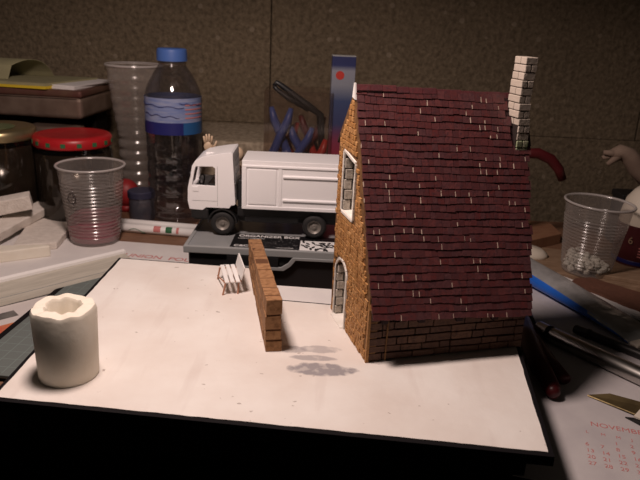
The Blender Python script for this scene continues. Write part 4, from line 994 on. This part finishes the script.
# rods, blades, calendar
def rod(label, p, q, r, m, z, cat='rod', tip=None):
    d = thing('metal_rod', label, cat, (p[0], p[1], z), math.atan2(q[1] - p[1], q[0] - p[0]), 'rods on the bench')
    L_ = math.dist(p, q)
    B().lathe([(.01, 0), (r * .8, 0), (r, .15), (r, L_), (.01, L_)], axis='x', n=28).build('shaft', m, d, auto=40)
    B().lathe([(r + .02, 1.0), (r + .05, 1.05), (r + .05, 1.3), (r + .02, 1.35)], axis='x', n=28).build('collar', 'dark_metal', d, smooth=True)
rod('thick shiny dark metal rod lying across the calendar corner', (17.3, 46.2), (25.4, 35.4), .62, 'chrome', .66)
rod('thin dark metal rod behind the thick shiny one', (20.6, 47.0), (27.5, 39.2), .36, 'dark_metal', .38)
bl = thing('brass_blade', 'tarnished brass blade with a pointed tip on the calendar', 'blade', (18.15, 37.55, .12), R(-35))
B().hexa([(0, -.1, 0), (7, -1.1, .1), (7, .9, .5), (1.2, .55, .25), (0, -.05, .06), (7, -1.05, .18), (7, .95, .58), (1.2, .6, .33)]).build('blade', 'brass', bl)
B().hexa([(3.0, -.95, .1), (4.3, -1.15, .1), (4.4, -.5, .4), (3.2, -.35, .4), (3.0, -.95, .2), (4.3, -1.15, .22), (4.4, -.5, .48), (3.2, -.35, .48)]).build('bent_flap', 'cream', bl)
b3 = thing('steel_scraper', 'dark steel scraper lying below the brass blade', 'scraper', (19.9, 34.9, .06), R(-48))
B().hexa([(-.4, -.02, 0), (5, -.55, 0), (5, .55, 0), (0, .35, 0), (-.4, 0, .08), (5, -.5, .1), (5, .5, .1), (0, .3, .1)]).build('blade', 'dark_metal', b3)
B().box(1.2, 4.5, -.12, .12, .1, .16).build('spine', 'steel', b3)
ca = thing('calendar_sheet', 'white calendar sheet printed with a red November month', 'calendar', (17.1, 34.3, .02), R(-15))
B().prism([(-9.5, 24), (-6.5, 4), (-7.5, -6.5), (9, -6.5), (12, 6), (2, 22)], 0, .04).build('paper_sheet', 'cal_paper', ca)
text('NOVEMBER', .66, (0, -.12, .045), (0, 0, 0), 'print_red', ca)
for i, ch_ in enumerate('LMMJVSD'):
    text(ch_, .36, (-.35 + i * .85, -1.0, .045), (0, 0, 0), 'print_red', ca)
rows = [['', '', '1', '2', '3', '4', '5'], ['6', '7', '8', '9', '10', '11', '12'], ['13', '14', '15', '16', '17', '18', '19'], ['20', '21', '22', '23', '24', '25', '26'], ['27', '28', '29', '30', '', '', '']]
for r_, rw in enumerate(rows):
    for c_, d in enumerate(rw):
        if d: text(d, .46, (-.5 + c_ * .84 - .0 * r_, -1.72 - r_ * .60, .045), (0, 0, 0), 'print_red', ca, name='date')
# dark red pliers beside the house and the red handle behind it
pr = thing('red_pliers', 'dark red handled pliers lying in shadow beside the house', 'pliers', (15.4, 38.2, .0), R(0))
B().tube([(.2, -1.0, .7), (.1, 2.0, .95), (.3, 5.2, 1.2), (1.0, 8.6, 1.0)], [(.55, .5), (.75, .6), (.72, .6), (.5, .5)], 14).build('grip', 'dark_red', pr, smooth=True)
B().tube([(1.6, .6, .5), (1.3, 3.0, .5), (1.3, 6.2, .5), (1.4, 9.0, .6)], [(.45, .4), (.55, .45), (.5, .42), (.4, .4)], 14).build('grip', 'dark_red', pr, smooth=True)
B().tube([(1.2, 8.4, .7), (1.4, 10.4, .6), (1.8, 13, .5)], [(.8, .45), (.9, .5), (.3, .3)], 12).build('jaws', 'dark_metal', pr, smooth=True)
B().ball((.2, -1.15, .62), .5, 12, 8).build('red_end', 'dark_red', pr, smooth=True)
rh = thing('curved_handle', 'dark red curved tool handle arching out behind the roof', 'tool', (19, 68, 0))
B().tube([(-1.6, -1.6, 0.6), (-.9, -1.8, 5.5), (.2, -2, 9.5), (1.4, -2, 10.65), (2.8, -2, 10.75), (4.2, -2, 10.2), (5.2, -2, 9.2), (5.75, -2, 8.1)], [.5, .5, .5, .52, .55, .55, .5, .42], 14).build('handle', 'dark_red', rh, smooth=True)
B().ball((-1.6, -1.6, .5), .75, 14, 10, (1.4, 1, .65)).build('handle_foot', 'dark_metal', rh, smooth=True)
# paint bottle and rag at the right edge
pbt = thing('paint_bottle', 'dark red paint bottle with a cream shoulder at the picture edge', 'bottle', (33.0, 63.6, .0), R(0))
B().lathe([(.01, 0), (2.4, .0), (2.6, .2), (2.6, 4.6), (2.5, 4.7)], n=44).build('bottle_body', 'bottle_red', pbt, auto=40)
B().lathe([(2.55, 4.65), (2.5, 5.6), (2.2, 7.0), (1.6, 7.9), (1.3, 8.2), (.01, 8.2)], n=44).build('cream_shoulder', 'cream', pbt, smooth=True)
B().lathe([(2.62, .7), (2.64, .75), (2.64, 1.05), (2.62, 1.1)], n=44).build('base_band', 'label_navy', pbt)
text('6', 1.0, (-2.25, -1.72, 2.9), (R(90), 0, R(-45)), 'pale_wood', pbt)
b = B()
for k in range(4):
    b.lathe([(2.61, 1.6 + .3 * k), (2.615, 1.7 + .3 * k)], n=8, arc=(R(-120), R(-60)))
b.build('small_print', 'print_red', pbt)
rg = thing('crumpled_cloth', 'pale crumpled cloth lying behind the paint bottle', 'cloth', (32.5, 70.5, 0))
gb = B().tube([(-1.2, 0, 10.2), (-.4, 0, 10.6), (.6, 0, 10.2), (1.8, 0, 8.9), (3.0, .2, 7.8), (5.4, .3, 7.0)], [(.5, .5), (.9, .7), (1.1, .9), (1.1, 1.0), (1.1, .95), (1.2, 1.0)], 18)
for (dx, dz, dy) in ((-2.2, 10.4, -.2), (-2.0, 9.7, .3), (-1.6, 9.1, -.3)):
    gb.tube([(-.3, dy * .4, 10.0), ((-.3 + dx) / 2, dy, (10.3 + dz) / 2), (dx, dy, dz)], [.45, .36, .22], 10)
gb.build('cloth_fold', 'rag', rg, smooth=True)
db = thing('dark_box', 'dark closed box under the pale crumpled cloth', 'box', (36.5, 71.1, 0))
B().box(-3.4, 3.5, -1.4, 1.4, 0, 5.2).build('box_body', 'dark_plastic', db, bevel=.2)
B().box(-3.5, 3.6, -1.5, 1.5, 5.2, 5.95).build('box_lid', 'dark_plastic', db, bevel=.15)
